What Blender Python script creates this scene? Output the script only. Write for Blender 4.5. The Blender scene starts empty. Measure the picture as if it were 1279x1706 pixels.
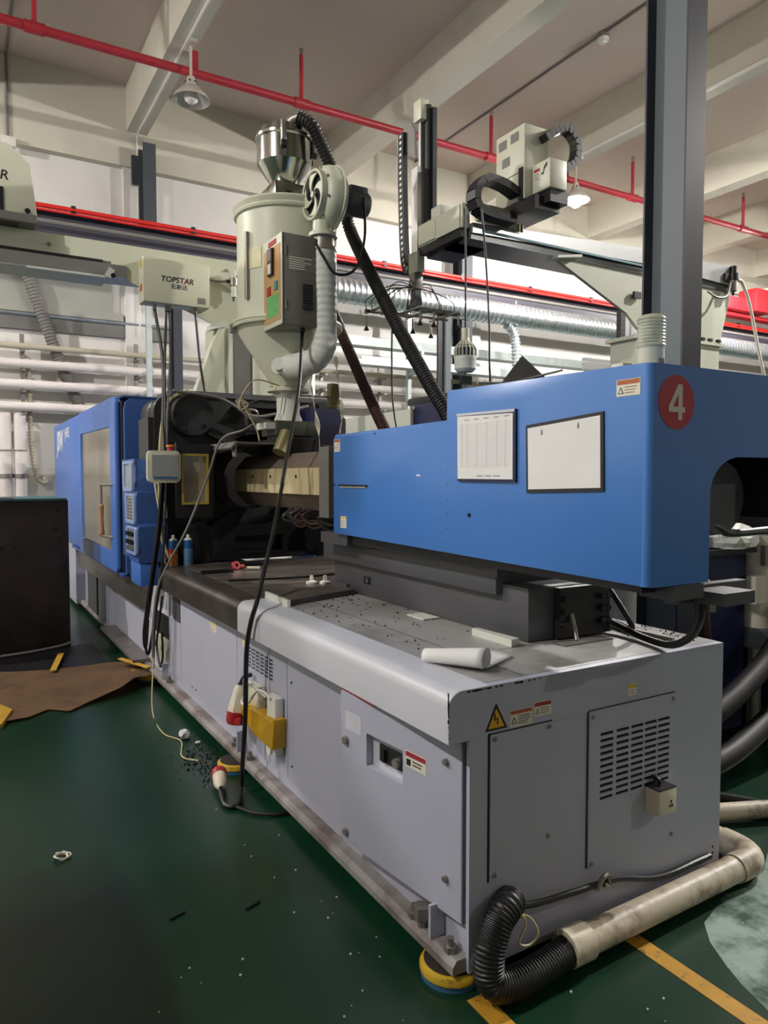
import bpy, bmesh, math, random
from mathutils import Vector, Matrix
random.seed(4)
scene = bpy.context.scene
COL = scene.collection

# ---------------------------------------------------------------- camera
cam = bpy.data.cameras.new('camera')
cam.sensor_fit = 'HORIZONTAL'; cam.sensor_width = 36.0; cam.lens = 36.0*1210.0/1279.0
cam.clip_start = 0.05; cam.clip_end = 200
cam_o = bpy.data.objects.new('camera', cam); COL.objects.link(cam_o)
cam_o.location = (0, 0, 1.6)
cam_o.rotation_euler = (math.radians(90-2.74), 0, math.radians(-30.55))
scene.camera = cam_o

# ---------------------------------------------------------------- world and exposure
world = bpy.data.worlds.new('world'); scene.world = world; world.use_nodes = True
bg = world.node_tree.nodes['Background']
bg.inputs[0].default_value = (0.80, 0.83, 0.90, 1); bg.inputs[1].default_value = 0.05
scene.view_settings.view_transform = 'Standard'
scene.view_settings.look = 'None'
scene.view_settings.gamma = 1.0
scene.view_settings.use_curve_mapping = False
scene.view_settings.exposure = 1.3
BULB = 1000.0                       # radiance of a burning high bay bulb
# burning lamps: (x, y, strength factor); all hang at the same height from the ceiling beams
LAMPS_ON = [(9.42, 9.4, 1.1), (9.42, 2.2, 2.5), (-4.04, 2.6, 1.05), (-4.04, 9.4, 1.4),
            (16.06, 9.4, 1.2), (16.06, 2.2, 1.4), (9.42, -4.6, 0.5)]  # last one is unseen, added as fill for the machine's end face

# ---------------------------------------------------------------- materials
MATS = {}
def lin(c):
    return tuple(((v/255.0)/12.92 if v/255.0 <= 0.04045 else (((v/255.0)+0.055)/1.055)**2.4) for v in c)
def mat(name, rgb, rough=0.5, metal=0.0, var=0.0, scale=3.0, bump=0.0, bscale=40.0, dirt=None, damt=0.5, dscale=2.0,
        dlo=0.5, dhi=0.7, emit=0.0, trans=0.0, alpha=1.0, coat=0.0, spec=0.5, stretch=None):
    m = bpy.data.materials.new(name); m.use_nodes = True
    nt = m.node_tree; N = nt.nodes; L = nt.links
    b = N['Principled BSDF']
    c = lin(rgb)
    b.inputs['Base Color'].default_value = (*c, 1)
    b.inputs['Roughness'].default_value = rough
    b.inputs['Metallic'].default_value = metal
    b.inputs['Specular IOR Level'].default_value = spec
    if trans: b.inputs['Transmission Weight'].default_value = trans
    if alpha < 1: b.inputs['Alpha'].default_value = alpha
    if coat: b.inputs['Coat Weight'].default_value = coat; b.inputs['Coat Roughness'].default_value = 0.1
    if emit:
        b.inputs['Emission Color'].default_value = (*c, 1); b.inputs['Emission Strength'].default_value = emit
    if var or dirt or bump:
        tc = N.new('ShaderNodeTexCoord'); src = tc.outputs['Object']
        if stretch:
            mp = N.new('ShaderNodeMapping'); mp.inputs['Scale'].default_value = stretch
            L.new(src, mp.inputs['Vector']); src = mp.outputs['Vector']
        last = None
        if var:
            n = N.new('ShaderNodeTexNoise'); n.inputs['Scale'].default_value = scale; n.inputs['Detail'].default_value = 6
            L.new(src, n.inputs['Vector'])
            r = N.new('ShaderNodeValToRGB')
            r.color_ramp.elements[0].position = 0.25; r.color_ramp.elements[1].position = 0.75
            r.color_ramp.elements[0].color = (*[max(0, v*(1-var)) for v in c], 1)
            r.color_ramp.elements[1].color = (*[min(1, v*(1+var)) for v in c], 1)
            L.new(n.outputs['Fac'], r.inputs['Fac']); last = r.outputs['Color']
        if dirt:
            n2 = N.new('ShaderNodeTexNoise'); n2.inputs['Scale'].default_value = dscale; n2.inputs['Detail'].default_value = 9
            n2.inputs['Roughness'].default_value = 0.65
            L.new(src, n2.inputs['Vector'])
            r2 = N.new('ShaderNodeValToRGB')
            r2.color_ramp.elements[0].position = dlo; r2.color_ramp.elements[1].position = dhi
            r2.color_ramp.elements[0].color = (0, 0, 0, 1); r2.color_ramp.elements[1].color = (damt, damt, damt, 1)
            L.new(n2.outputs['Fac'], r2.inputs['Fac'])
            mx = N.new('ShaderNodeMixRGB'); mx.inputs['Color1'].default_value = (*c, 1)
            mx.inputs['Color2'].default_value = (*lin(dirt), 1)
            L.new(r2.outputs['Color'], mx.inputs['Fac'])
            if last: L.new(last, mx.inputs['Color1'])
            last = mx.outputs['Color']
        if last: L.new(last, b.inputs['Base Color'])
        if bump:
            n3 = N.new('ShaderNodeTexNoise'); n3.inputs['Scale'].default_value = bscale; n3.inputs['Detail'].default_value = 4
            L.new(src, n3.inputs['Vector'])
            bp = N.new('ShaderNodeBump'); bp.inputs['Strength'].default_value = bump; bp.inputs['Distance'].default_value = 0.02
            L.new(n3.outputs['Fac'], bp.inputs['Height']); L.new(bp.outputs['Normal'], b.inputs['Normal'])
    MATS[name] = m
    return m

mat('floor_green', (13, 52, 33), 0.30, var=0.25, scale=0.9, bump=0.02, bscale=6, dirt=(30, 44, 40), damt=0.45, dscale=0.7, dlo=.45, dhi=.7)
mat('floor_lit_worn', (150, 168, 160), 0.4, var=0.15, scale=9, dirt=(22, 66, 46), damt=1.0, dscale=3.2, dlo=.42, dhi=.56)  # pale tone is lamplight put into the colour, along with wear
mat('floor_line', (188, 140, 40), 0.5, var=0.2, scale=8, dirt=(60, 60, 40), damt=.9, dscale=14, dlo=.55, dhi=.66)
mat('wall_paint', (222, 219, 214), 0.85, var=0.04, scale=0.8, dirt=(170, 160, 150), damt=.35, dscale=0.6, dlo=.55, dhi=.8)
mat('wall_tile', (206, 204, 198), 0.5, var=0.05, scale=2)
mat('concrete_paint', (204, 200, 184), 0.9, var=0.05, scale=0.6, dirt=(150, 140, 128), damt=.35, dscale=0.9, dlo=.55, dhi=.8, bump=0.05, bscale=3)
mat('ceiling_paint', (206, 190, 178), 0.9, var=0.06, scale=0.3, bump=0.04, bscale=3)
mat('pipe_red', (168, 40, 52), 0.45, var=0.1, scale=4)
mat('rail_red', (214, 40, 34), 0.4)
mat('runway_grey', (74, 74, 84), 0.5, var=0.1, scale=2)
mat('column_grey', (104, 112, 116), 0.5, var=0.05, scale=1.5)
mat('post_dark', (66, 70, 76), 0.5, var=0.08, scale=2)
mat('pipe_white', (228, 220, 216), 0.4, var=0.05, scale=3, dirt=(160, 150, 140), damt=.4, dscale=2, dlo=.55, dhi=.75)
mat('pipe_tan', (190, 182, 160), 0.5, var=0.08, scale=3)
mat('galvanised', (196, 202, 206), 0.32, metal=0.85, var=0.18, scale=9)
mat('tray_galv', (190, 200, 198), 0.45, metal=0.5, var=0.12, scale=8)
mat('machine_grey', (182, 184, 200), 0.42, var=0.03, scale=2.5, dirt=(120, 118, 116), damt=.35, dscale=2.2, dlo=.58, dhi=.8)
mat('machine_grey_light', (206, 208, 216), 0.4, var=0.03, scale=2.5, dirt=(140, 138, 130), damt=.3, dscale=4, dlo=.58, dhi=.8)
mat('bed_top', (168, 168, 166), 0.38, var=0.08, scale=3, dirt=(92, 88, 84), damt=.75, dscale=2.4, dlo=.46, dhi=.68)
mat('bed_top_oily', (104, 98, 92), 0.30, var=0.15, scale=3, dirt=(58, 50, 46), damt=.8, dscale=3.5, dlo=.42, dhi=.65, stretch=(1, 2.2, 1))
mat('oily_steel', (112, 106, 100), 0.32, metal=0.7, var=0.15, scale=2.5, dirt=(62, 54, 48), damt=.6, dscale=3)
mat('rail_dirty', (160, 156, 154), 0.55, var=0.1, scale=4, dirt=(92, 74, 68), damt=.8, dscale=4, dlo=.42, dhi=.62)
mat('blue_cover', (70, 128, 204), 0.32, var=0.03, scale=1.2, coat=0.25)
mat('blue_guard', (70, 116, 196), 0.38, var=0.06, scale=1.6, dirt=(70, 86, 130), damt=.4, dscale=1.5, dlo=.55, dhi=.8)
mat('blue_panel', (58, 92, 156), 0.4, var=0.04, scale=2)
mat('blue_bezel', (134, 158, 204), 0.4)
mat('column_dark', (52, 53, 62), 0.5, var=0.06, scale=2)
mat('blue_navy', (22, 26, 66), 0.4, var=0.1, scale=2)
mat('slide_grey', (78, 79, 82), 0.5, var=0.07, scale=3, dirt=(44, 44, 46), damt=.5, dscale=3, dlo=.55, dhi=.75)
mat('cast_black', (34, 34, 36), 0.42, var=0.25, scale=5, dirt=(16, 15, 15), damt=.7, dscale=3)
mat('dark_void', (10, 10, 11), 0.8)
mat('rubber_black', (22, 22, 23), 0.45)
mat('hose_black', (32, 29, 28), 0.5)
mat('trunk_grey', (158, 158, 148), 0.5, var=0.06, scale=3)
mat('notice_cream', (224, 218, 176), 0.6, var=0.1, scale=20)
mat('hose_brown', (58, 26, 22), 0.45)
mat('plastic_black', (28, 28, 30), 0.4)
mat('cream_metal', (204, 204, 182), 0.42, var=0.03, scale=2)
mat('robot_cream', (206, 208, 186), 0.42, var=0.03, scale=2, dirt=(130, 126, 90), damt=.3, dscale=2, dlo=.6, dhi=.8)
mat('aluminium', (196, 198, 198), 0.3, metal=0.9, var=0.06, scale=6)
mat('robot_under', (112, 114, 112), 0.3, metal=0.6, var=0.2, scale=3)
mat('stainless', (188, 188, 180), 0.16, metal=1.0, var=0.06, scale=3)
mat('brass_dull', (150, 142, 104), 0.4, metal=0.6)
mat('gate_green', (72, 76, 66), 0.5, var=0.2, scale=9)
mat('box_olive', (118, 116, 106), 0.5, var=0.05, scale=3)
mat('panel_gold', (190, 150, 96), 0.4, var=0.08, scale=10)
mat('panel_green', (96, 176, 104), 0.5, var=0.2, scale=30)
mat('white_plastic', (224, 222, 214), 0.45)
mat('white_frost', (214, 216, 206), 0.5, var=0.03, scale=4)
mat('paper_white', (232, 232, 230), 0.7, var=0.03, scale=5)
mat('paper_print', (150, 150, 158), 0.7)
mat('label_white', (226, 220, 200), 0.6)
mat('label_orange', (178, 96, 52), 0.6)
mat('label_red', (166, 44, 56), 0.6)
mat('label_yellow', (220, 190, 70), 0.6)
mat('warn_yellow', (228, 172, 32), 0.55, var=0.05, scale=12)
mat('print_black', (28, 28, 30), 0.6)
mat('text_white', (236, 238, 240), 0.6)
mat('sign_red', (176, 36, 46), 0.4)
mat('sign_digit', (214, 206, 198), 0.5)
mat('barrel_beige', (206, 192, 150), 0.5, var=0.1, scale=5, dirt=(110, 84, 50), damt=.75, dscale=5, dlo=.5, dhi=.68, stretch=(1, 2, .4))
mat('barrel_top', (112, 100, 88), 0.45, var=0.15, scale=4, dirt=(70, 60, 52), damt=.6, dscale=4)
mat('sheet_grey', (120, 118, 114), 0.45, metal=0.3, var=0.12, scale=4)
mat('window_pane', (150, 140, 112), 0.14, var=0.35, scale=2.2, trans=0.35, stretch=(1, 3, .6))
mat('mirror_pane', (190, 180, 160), 0.12, metal=0.5, var=0.3, scale=5)
mat('seal_yellow', (172, 152, 60), 0.5)
mat('screen_grey', (150, 152, 150), 0.25, var=0.1, scale=8)
mat('key_grey', (176, 196, 180), 0.5)
mat('copper_handle', (178, 134, 92), 0.5, var=0.1, scale=10)
mat('pad_yellow', (214, 176, 44), 0.5, var=0.1, scale=8, dirt=(50, 44, 34), damt=.95, dscale=9, dlo=.5, dhi=.6)
mat('pad_blue', (60, 110, 150), 0.5)
mat('bolt_steel', (150, 146, 138), 0.4, metal=0.6, var=0.15, scale=20)
mat('plug_red', (176, 38, 44), 0.4)
mat('plug_cream', (222, 214, 192), 0.45)
mat('bag_yellow', (226, 176, 30), 0.3, trans=0.25, var=0.1, scale=8)
mat('pvc_dirty', (206, 196, 172), 0.45, var=0.08, scale=6, dirt=(110, 92, 70), damt=.8, dscale=7, dlo=.48, dhi=.64)
mat('cardboard', (148, 116, 86), 0.75, var=0.15, scale=3, dirt=(80, 66, 56), damt=.7, dscale=2.2, dlo=.45, dhi=.7)
mat('tape_yellow', (204, 160, 56), 0.5, var=0.15, scale=12)
mat('block_black', (48, 40, 36), 0.5, metal=0.3, var=0.35, scale=4, dirt=(22, 20, 20), damt=.8, dscale=2.5)
mat('block_teal', (72, 128, 136), 0.5, var=0.1, scale=5)
mat('can_blue', (40, 104, 168), 0.3, metal=0.3, var=0.3, scale=30)
mat('can_blue_light', (104, 158, 202), 0.3, metal=0.3, var=0.3, scale=30)
mat('can_red', (206, 48, 48), 0.3, metal=0.2, var=0.3, scale=30)
mat('can_orange', (222, 138, 44), 0.3, metal=0.2, var=0.4, scale=40)
mat('tape_white', (226, 222, 206), 0.6)
mat('wire_cream', (200, 190, 140), 0.5)
mat('wire_grey', (120, 116, 112), 0.5)
mat('hoist_red', (190, 32, 40), 0.4)
mat('shade_enamel', (210, 206, 194), 0.3, metal=0.3)
mat('bulb_off', (222, 214, 206), 0.5)
mat('clear_plastic', (224, 226, 200), 0.25, trans=0.55)
mat('drum_grey', (120, 124, 122), 0.45, var=0.08, scale=4)
mat('speck_black', (24, 24, 24), 0.5)
mat('speck_white', (220, 224, 222), 0.6)

# ---------------------------------------------------------------- object helpers
def woff(o):
    v = Vector((0, 0, 0))
    while o is not None:
        v += o.location; o = o.parent
    return v
def obj(name, bm, m, parent=None, smooth=False, origin=None):
    me = bpy.data.meshes.new(name)
    off = woff(parent) if parent is not None else Vector(origin) if origin is not None else None
    if parent is None and origin is None:
        xs = [v.co for v in bm.verts]
        lo = Vector([min(c[i] for c in xs) for i in range(3)]); hi = Vector([max(c[i] for c in xs) for i in range(3)])
        off = Vector(((lo.x+hi.x)/2, (lo.y+hi.y)/2, lo.z))
    bmesh.ops.translate(bm, verts=bm.verts[:], vec=-off)
    bmesh.ops.recalc_face_normals(bm, faces=bm.faces[:])
    bm.to_mesh(me); bm.free()
    me.materials.append(MATS[m])
    if smooth:
        me.polygons.foreach_set('use_smooth', [True]*len(me.polygons))
        try: me.set_sharp_from_angle(angle=math.radians(40))
        except Exception: pass
    o = bpy.data.objects.new(name, me); COL.objects.link(o)
    if parent is not None: o.parent = parent
    else: o.location = off
    return o
def tag(o, label=None, cat=None, group=None, kind=None):
    if label: o['label'] = label
    if cat: o['category'] = cat
    if group: o['group'] = group
    if kind: o['kind'] = kind
    return o
def thing(name, label, cat, loc, group=None):
    o = bpy.data.objects.new(name, None); COL.objects.link(o); o.location = loc
    o.empty_display_size = 0.1
    return tag(o, label, cat, group)
def struct(o): o['kind'] = 'structure'; return o

def addbox(bm, x0, x1, y0, y1, z0, z1, bev=0.0, seg=2):
    t = bmesh.new()
    bmesh.ops.create_cube(t, size=1.0)
    for v in t.verts:
        v.co = Vector(((x0+x1)/2+v.co.x*(x1-x0), (y0+y1)/2+v.co.y*(y1-y0), (z0+z1)/2+v.co.z*(z1-z0)))
    if bev: bmesh.ops.bevel(t, geom=t.edges[:], offset=bev, segments=seg, profile=0.5, affect='EDGES')
    merge(bm, t); return bm
def merge(bm, t):
    me = bpy.data.meshes.new('tmp'); t.to_mesh(me); t.free(); bm.from_mesh(me); bpy.data.meshes.remove(me)
def box(name, x0, x1, y0, y1, z0, z1, m, parent=None, bev=0.0, seg=2):
    bm = bmesh.new(); addbox(bm, x0, x1, y0, y1, z0, z1, bev, seg)
    return obj(name, bm, m, parent, smooth=bev > 0)
def frame_of(d):
    d = d.normalized(); a = Vector((0, 0, 1)) if abs(d.z) < 0.9 else Vector((1, 0, 0))
    u = d.cross(a).normalized(); return u, u.cross(d).normalized()
def addcyl(bm, p0, p1, r0, r1=None, seg=24, caps=True):
    p0, p1 = Vector(p0), Vector(p1); r1 = r0 if r1 is None else r1
    u, w = frame_of(p1-p0)
    A = [bm.verts.new(p0+(u*math.cos(a)+w*math.sin(a))*r0) for a in [2*math.pi*i/seg for i in range(seg)]]
    B = [bm.verts.new(p1+(u*math.cos(a)+w*math.sin(a))*r1) for a in [2*math.pi*i/seg for i in range(seg)]]
    for i in range(seg): bm.faces.new((A[i], A[(i+1) % seg], B[(i+1) % seg], B[i]))
    if caps: bm.faces.new(A[::-1]); bm.faces.new(B)
    return bm
def cyl(name, p0, p1, r0, m, parent=None, r1=None, seg=24, caps=True):
    return obj(name, addcyl(bmesh.new(), p0, p1, r0, r1, seg, caps), m, parent, smooth=True)
def addlathe(bm, prof, c, axis=(0, 0, 1), seg=40):
    c = Vector(c); ax = Vector(axis).normalized(); u, w = frame_of(ax)
    rings = []
    for r, h in prof:
        if r < 1e-5: rings.append([bm.verts.new(c+ax*h)])
        else: rings.append([bm.verts.new(c+ax*h+(u*math.cos(2*math.pi*i/seg)+w*math.sin(2*math.pi*i/seg))*r) for i in range(seg)])
    for a, b in zip(rings, rings[1:]):
        for i in range(seg):
            j = (i+1) % seg
            if len(a) == 1 and len(b) == 1: continue
            if len(a) == 1: bm.faces.new((a[0], b[j], b[i]))
            elif len(b) == 1: bm.faces.new((a[i], a[j], b[0]))
            else: bm.faces.new((a[i], a[j], b[j], b[i]))
    return bm
def lathe(name, prof, c, m, parent=None, axis=(0, 0, 1), seg=40):
    return obj(name, addlathe(bmesh.new(), prof, c, axis, seg), m, parent, smooth=True)
def spline(pts, n=10):
    P = [Vector(p) for p in pts]; P = [P[0]*2-P[1]]+P+[P[-1]*2-P[-2]]; out = []
    for i in range(1, len(P)-2):
        for k in range(n):
            t = k/n; a, b, c, d = P[i-1], P[i], P[i+1], P[i+2]
            out.append(0.5*((2*b)+(c-a)*t+(2*a-5*b+4*c-d)*t*t+(3*b-a-3*c+d)*t**3))
    out.append(P[-2]); return out
def addtube(bm, pts, r, seg=8, smooth=True, n=8, rib=None):
    P = spline(pts, n) if smooth else [Vector(p) for p in pts]
    if rib:                                     # corrugated: resample by arc length
        pitch, amp = rib; L = [0.0]
        for a, b in zip(P, P[1:]): L.append(L[-1]+(b-a).length)
        step = pitch/4; Q = []; i = 0; s = 0.0; k = 0; R = []
        while s <= L[-1]:
            while i < len(P)-2 and L[i+1] < s: i += 1
            t = (s-L[i])/max(1e-9, L[i+1]-L[i]); Q.append(P[i].lerp(P[i+1], t))
            R.append(r+amp*(1 if k % 4 in (0, 1) else -1)); k += 1; s += step
        P = Q
    else: R = [r]*len(P)
    t0 = (P[1]-P[0]).normalized(); u, w = frame_of(t0); rings = []
    for i, p in enumerate(P):
        t = (P[min(i+1, len(P)-1)]-P[max(i-1, 0)]).normalized()
        u = (u-t*u.dot(t)).normalized(); w = t.cross(u)
        rings.append([bm.verts.new(p+(u*math.cos(2*math.pi*k/seg)+w*math.sin(2*math.pi*k/seg))*R[i]) for k in range(seg)])
    for a, b in zip(rings, rings[1:]):
        for k in range(seg): bm.faces.new((a[k], a[(k+1) % seg], b[(k+1) % seg], b[k]))
    bm.faces.new(rings[0][::-1]); bm.faces.new(rings[-1]); return bm
def tube(name, pts, r, m, parent=None, seg=8, smooth=True, n=8, rib=None):
    return obj(name, addtube(bmesh.new(), pts, r, seg, smooth, n, rib), m, parent, smooth=True)
def addprism(bm, poly, d0, d1, plane):
    """poly: 2D outline; plane 'X': (y,z) extruded in x; 'Y': (x,z) extruded in y; 'Z': (x,y) extruded in z"""
    def P(a, b, d): return {'X': (d, a, b), 'Y': (a, d, b), 'Z': (a, b, d)}[plane]
    A = [bm.verts.new(P(a, b, d0)) for a, b in poly]; B = [bm.verts.new(P(a, b, d1)) for a, b in poly]
    n = len(poly)
    for i in range(n): bm.faces.new((A[i], A[(i+1) % n], B[(i+1) % n], B[i]))
    bm.faces.new(A[::-1]); bm.faces.new(B); return bm
def prism(name, poly, d0, d1, plane, m, parent=None, bev=0.0):
    bm = addprism(bmesh.new(), poly, d0, d1, plane)
    if bev: bmesh.ops.bevel(bm, geom=bm.edges[:], offset=bev, segments=2, profile=0.5, affect='EDGES')
    return obj(name, bm, m, parent, smooth=bev > 0)
def holed(name, outlines, d0, d1, plane, m, parent=None):
    """plate with holes: first outline is the rim, the others are cut out"""
    cu = bpy.data.curves.new('tmp', 'CURVE'); cu.dimensions = '2D'; cu.fill_mode = 'BOTH'
    for ol in outlines:
        s = cu.splines.new('POLY'); s.points.add(len(ol)-1); s.use_cyclic_u = True
        for p, (a, b) in zip(s.points, ol): p.co = (a, b, 0, 1)
    cu.extrude = abs(d1-d0)/2; o = bpy.data.objects.new('tmp', cu); COL.objects.link(o)
    bpy.context.view_layer.update()
    me = bpy.data.meshes.new_from_object(o.evaluated_get(bpy.context.evaluated_depsgraph_get()))
    bm = bmesh.new(); bm.from_mesh(me); bpy.data.meshes.remove(me)
    bpy.data.objects.remove(o); bpy.data.curves.remove(cu)
    mid = (d0+d1)/2
    for v in bm.verts:
        a, b, d = v.co; d += mid
        v.co = {'X': (d, a, b), 'Y': (a, d, b), 'Z': (a, b, d)}[plane]
    bmesh.ops.remove_doubles(bm, verts=bm.verts[:], dist=1e-5)
    return obj(name, bm, m, parent)
def circ(ca, cb, r, n=32): return [(ca+r*math.cos(2*math.pi*i/n), cb+r*math.sin(2*math.pi*i/n)) for i in range(n)]
def rrect(a0, a1, b0, b1, r, n=5):
    out = []
    for (ca, cb, s) in ((a1-r, b1-r, 0), (a0+r, b1-r, 1), (a0+r, b0+r, 2), (a1-r, b0+r, 3)):
        for k in range(n+1):
            t = math.pi/2*(s+k/n); out.append((ca+r*math.cos(t), cb+r*math.sin(t)))
    return out
def onface(bm, face, plane, a0, a1, b0, b1, d0, d1):
    """box standing d0..d1 proud of a face that looks to -x ('X', a is y) or -y ('Y', a is x)"""
    if face == 'X': addbox(bm, plane-d1, plane-d0, a0, a1, b0, b1)
    else: addbox(bm, a0, a1, plane-d1, plane-d0, b0, b1)
    return bm
def facebox(name, face, plane, a0, a1, b0, b1, d0, d1, m, parent=None):
    return obj(name, onface(bmesh.new(), face, plane, a0, a1, b0, b1, d0, d1), m, parent)
def facepoly(name, face, plane, poly, d0, d1, m, parent=None):
    return prism(name, poly, plane-d1, plane-d0, face, m, parent)
def text(name, s, size, a, b, face, plane, m, parent=None, depth=0.001, sx=1.0, shear=0.0, bold=.012):
    cu = bpy.data.curves.new('tmp', 'FONT'); cu.body = s; cu.size = size; cu.align_x = 'CENTER'; cu.align_y = 'CENTER'
    cu.resolution_u = 3; cu.extrude = depth/2; cu.shear = shear; cu.offset = size*bold
    o = bpy.data.objects.new('tmp', cu); COL.objects.link(o); bpy.context.view_layer.update()
    me = bpy.data.meshes.new_from_object(o.evaluated_get(bpy.context.evaluated_depsgraph_get()))
    bm = bmesh.new(); bm.from_mesh(me); bpy.data.meshes.remove(me)
    bpy.data.objects.remove(o); bpy.data.curves.remove(cu)
    for v in bm.verts:
        x, y, z = v.co; x *= sx
        v.co = (plane-z-depth/2, a-x, b+y) if face == 'X' else (a+x, plane-z-depth/2, b+y)
    return obj(name, bm, m, parent)
def slots(name, face, plane, a0, a1, b0, b1, holes, depth, m, parent, back='dark_void'):
    """sheet with real rectangular openings and a dark space behind"""
    A = sorted({a0, a1, *[round(h[0], 5) for h in holes], *[round(h[1], 5) for h in holes]})
    B = sorted({b0, b1, *[round(h[2], 5) for h in holes], *[round(h[3], 5) for h in holes]})
    H = [tuple(round(v, 5) for v in h) for h in holes]
    bm = bmesh.new()
    for i in range(len(A)-1):
        for j in range(len(B)-1):
            ca, cb = (A[i]+A[i+1])/2, (B[j]+B[j+1])/2
            if any(h[0] < ca < h[1] and h[2] < cb < h[3] for h in H): continue
            onface(bm, face, plane, A[i], A[i+1], B[j], B[j+1], 0, depth)
    bmesh.ops.remove_doubles(bm, verts=bm.verts[:], dist=1e-6)
    o = obj(name, bm, m, parent)
    aa0, aa1 = min(h[0] for h in H)-.004, max(h[1] for h in H)+.004; bb0, bb1 = min(h[2] for h in H)-.004, max(h[3] for h in H)+.004
    facebox('vent_backing', face, plane, aa0, aa1, bb0, bb1, 0.0002, depth*0.3, back, o)
    return o
def screw(face, plane, a, b, parent, r=0.008, m='bolt_steel'):
    p0 = (plane, a, b) if face == 'X' else (a, plane, b)
    p1 = (plane-r*.8, a, b) if face == 'X' else (a, plane-r*.8, b)
    return cyl('screw', p0, p1, r, m, parent, r1=r*.7, seg=10)
def sticker(name, face, plane, a0, a1, b0, b1, head, parent, lines=4, pict=True, headfrac=.24, off=0.0012):
    s = facebox(name, face, plane, a0, a1, b0, b1, 0, off, 'label_white', parent)
    h = b1-b0; w = a1-a0
    facebox('label_header', face, plane, a0+.03*w, a1-.03*w, b1-h*headfrac, b1-.03*h, off, off+.0006, head, s)
    bm = bmesh.new(); flip = face == 'X'           # text starts at the reader's left: high y on an X face
    L0 = .36 if pict else .08
    for k in range(lines):
        zz = b0+h*(.10+(1-headfrac-.18)*(k+.5)/lines); le = random.uniform(.75, .95)
        f0, f1 = L0*w, le*w
        aa = (a1-f1, a1-f0) if flip else (a0+f0, a0+f1)
        onface(bm, face, plane, aa[0], aa[1], zz-h*.018, zz+h*.018, off, off+.0005)
    obj('label_text', bm, 'print_black', s)
    if pict:
        ca = (a1-.19*w) if flip else (a0+.19*w); cb = b0+h*(1-headfrac)*.48; t = min(w*.13, h*.26)
        tri = [(ca-t, cb-t*.8), (ca+t, cb-t*.8), (ca, cb+t)]; t2 = t*.62
        tri2 = [(ca-t2, cb-t2*.8-.1*t), (ca+t2, cb-t2*.8-.1*t), (ca, cb+t2-.1*t)]
        facepoly('pictogram', face, plane, tri, off, off+.0005, 'print_black', s)
        facepoly('pictogram_field', face, plane, tri2, off, off+.0009, 'label_white', s)
    return s
def copy_tree(o, parent=None, dv=(0, 0, 0)):
    c = o.copy(); COL.objects.link(c); c.parent = parent
    if parent is None: c.location = o.location+Vector(dv)
    for ch in o.children: copy_tree(ch, c)
    return c
# ================================================================ the hall
ZC, ZB, WY = 7.85, 7.13, 12.5
struct(box('floor', -9, 26, -18, WY+.3, -.2, 0, 'floor_green'))
struct(box('ceiling', -9, 26, -18, WY+.3, ZC, ZC+.2, 'ceiling_paint'))
struct(box('wall_back', -9, 26, WY, WY+.3, 1.75, ZC, 'wall_paint'))
struct(box('trim_1', -9, 26, WY-.02, WY+.3, 0, 1.75, 'wall_tile'))
struct(box('wall_left', -9.2, -9, -18, WY+.3, 0, ZC, 'wall_paint'))
struct(box('wall_right', 26, 26.2, -18, WY+.3, 0, ZC, 'wall_paint'))
struct(box('wall_front', -9, 26, -18.2, -18, 0, ZC, 'wall_paint'))
struct(box('trim_2', -9, 26, WY-.16, WY, 6.58, ZC, 'concrete_paint'))          # ring beam along the back wall
n = 3
for bx in (-4.2, -0.85, 2.50, 6.03, 9.33, 12.75, 15.9, 19.2, 22.5):
    struct(box('trim_%d' % n, bx, bx+.32, -18, WY-.16, ZB, ZC, 'concrete_paint')); n += 1
for cx in (2.45, 9.28, 15.85):                                                   # wall pilasters under the beams
    struct(box('trim_%d' % n, cx, cx+.42, WY-.10, WY, 0, 6.58, 'wall_paint')); n += 1
# worn floor at the machine end, lamplight coloured into it, and painted lines
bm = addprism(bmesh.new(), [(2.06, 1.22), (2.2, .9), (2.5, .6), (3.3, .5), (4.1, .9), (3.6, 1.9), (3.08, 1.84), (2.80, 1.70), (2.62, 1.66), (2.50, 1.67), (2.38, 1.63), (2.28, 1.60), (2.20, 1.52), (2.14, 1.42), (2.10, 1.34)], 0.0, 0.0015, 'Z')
tag(obj('lit_worn_patch', bm, 'floor_lit_worn'), 'worn patch of green floor beside the white drain pipe, lamplight painted in as pale colour', 'floor patch')
tag(box('floor_line', 1.955, 2.02, .55, 1.69, 0, .002, 'floor_line'), 'scuffed yellow floor line right of the corrugated black hose', 'floor marking')
tag(box('floor_line', 1.31, 1.375, .8, 1.72, 0, .002, 'floor_line'), 'short yellow floor line in front of the corner levelling foot', 'floor marking')

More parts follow.
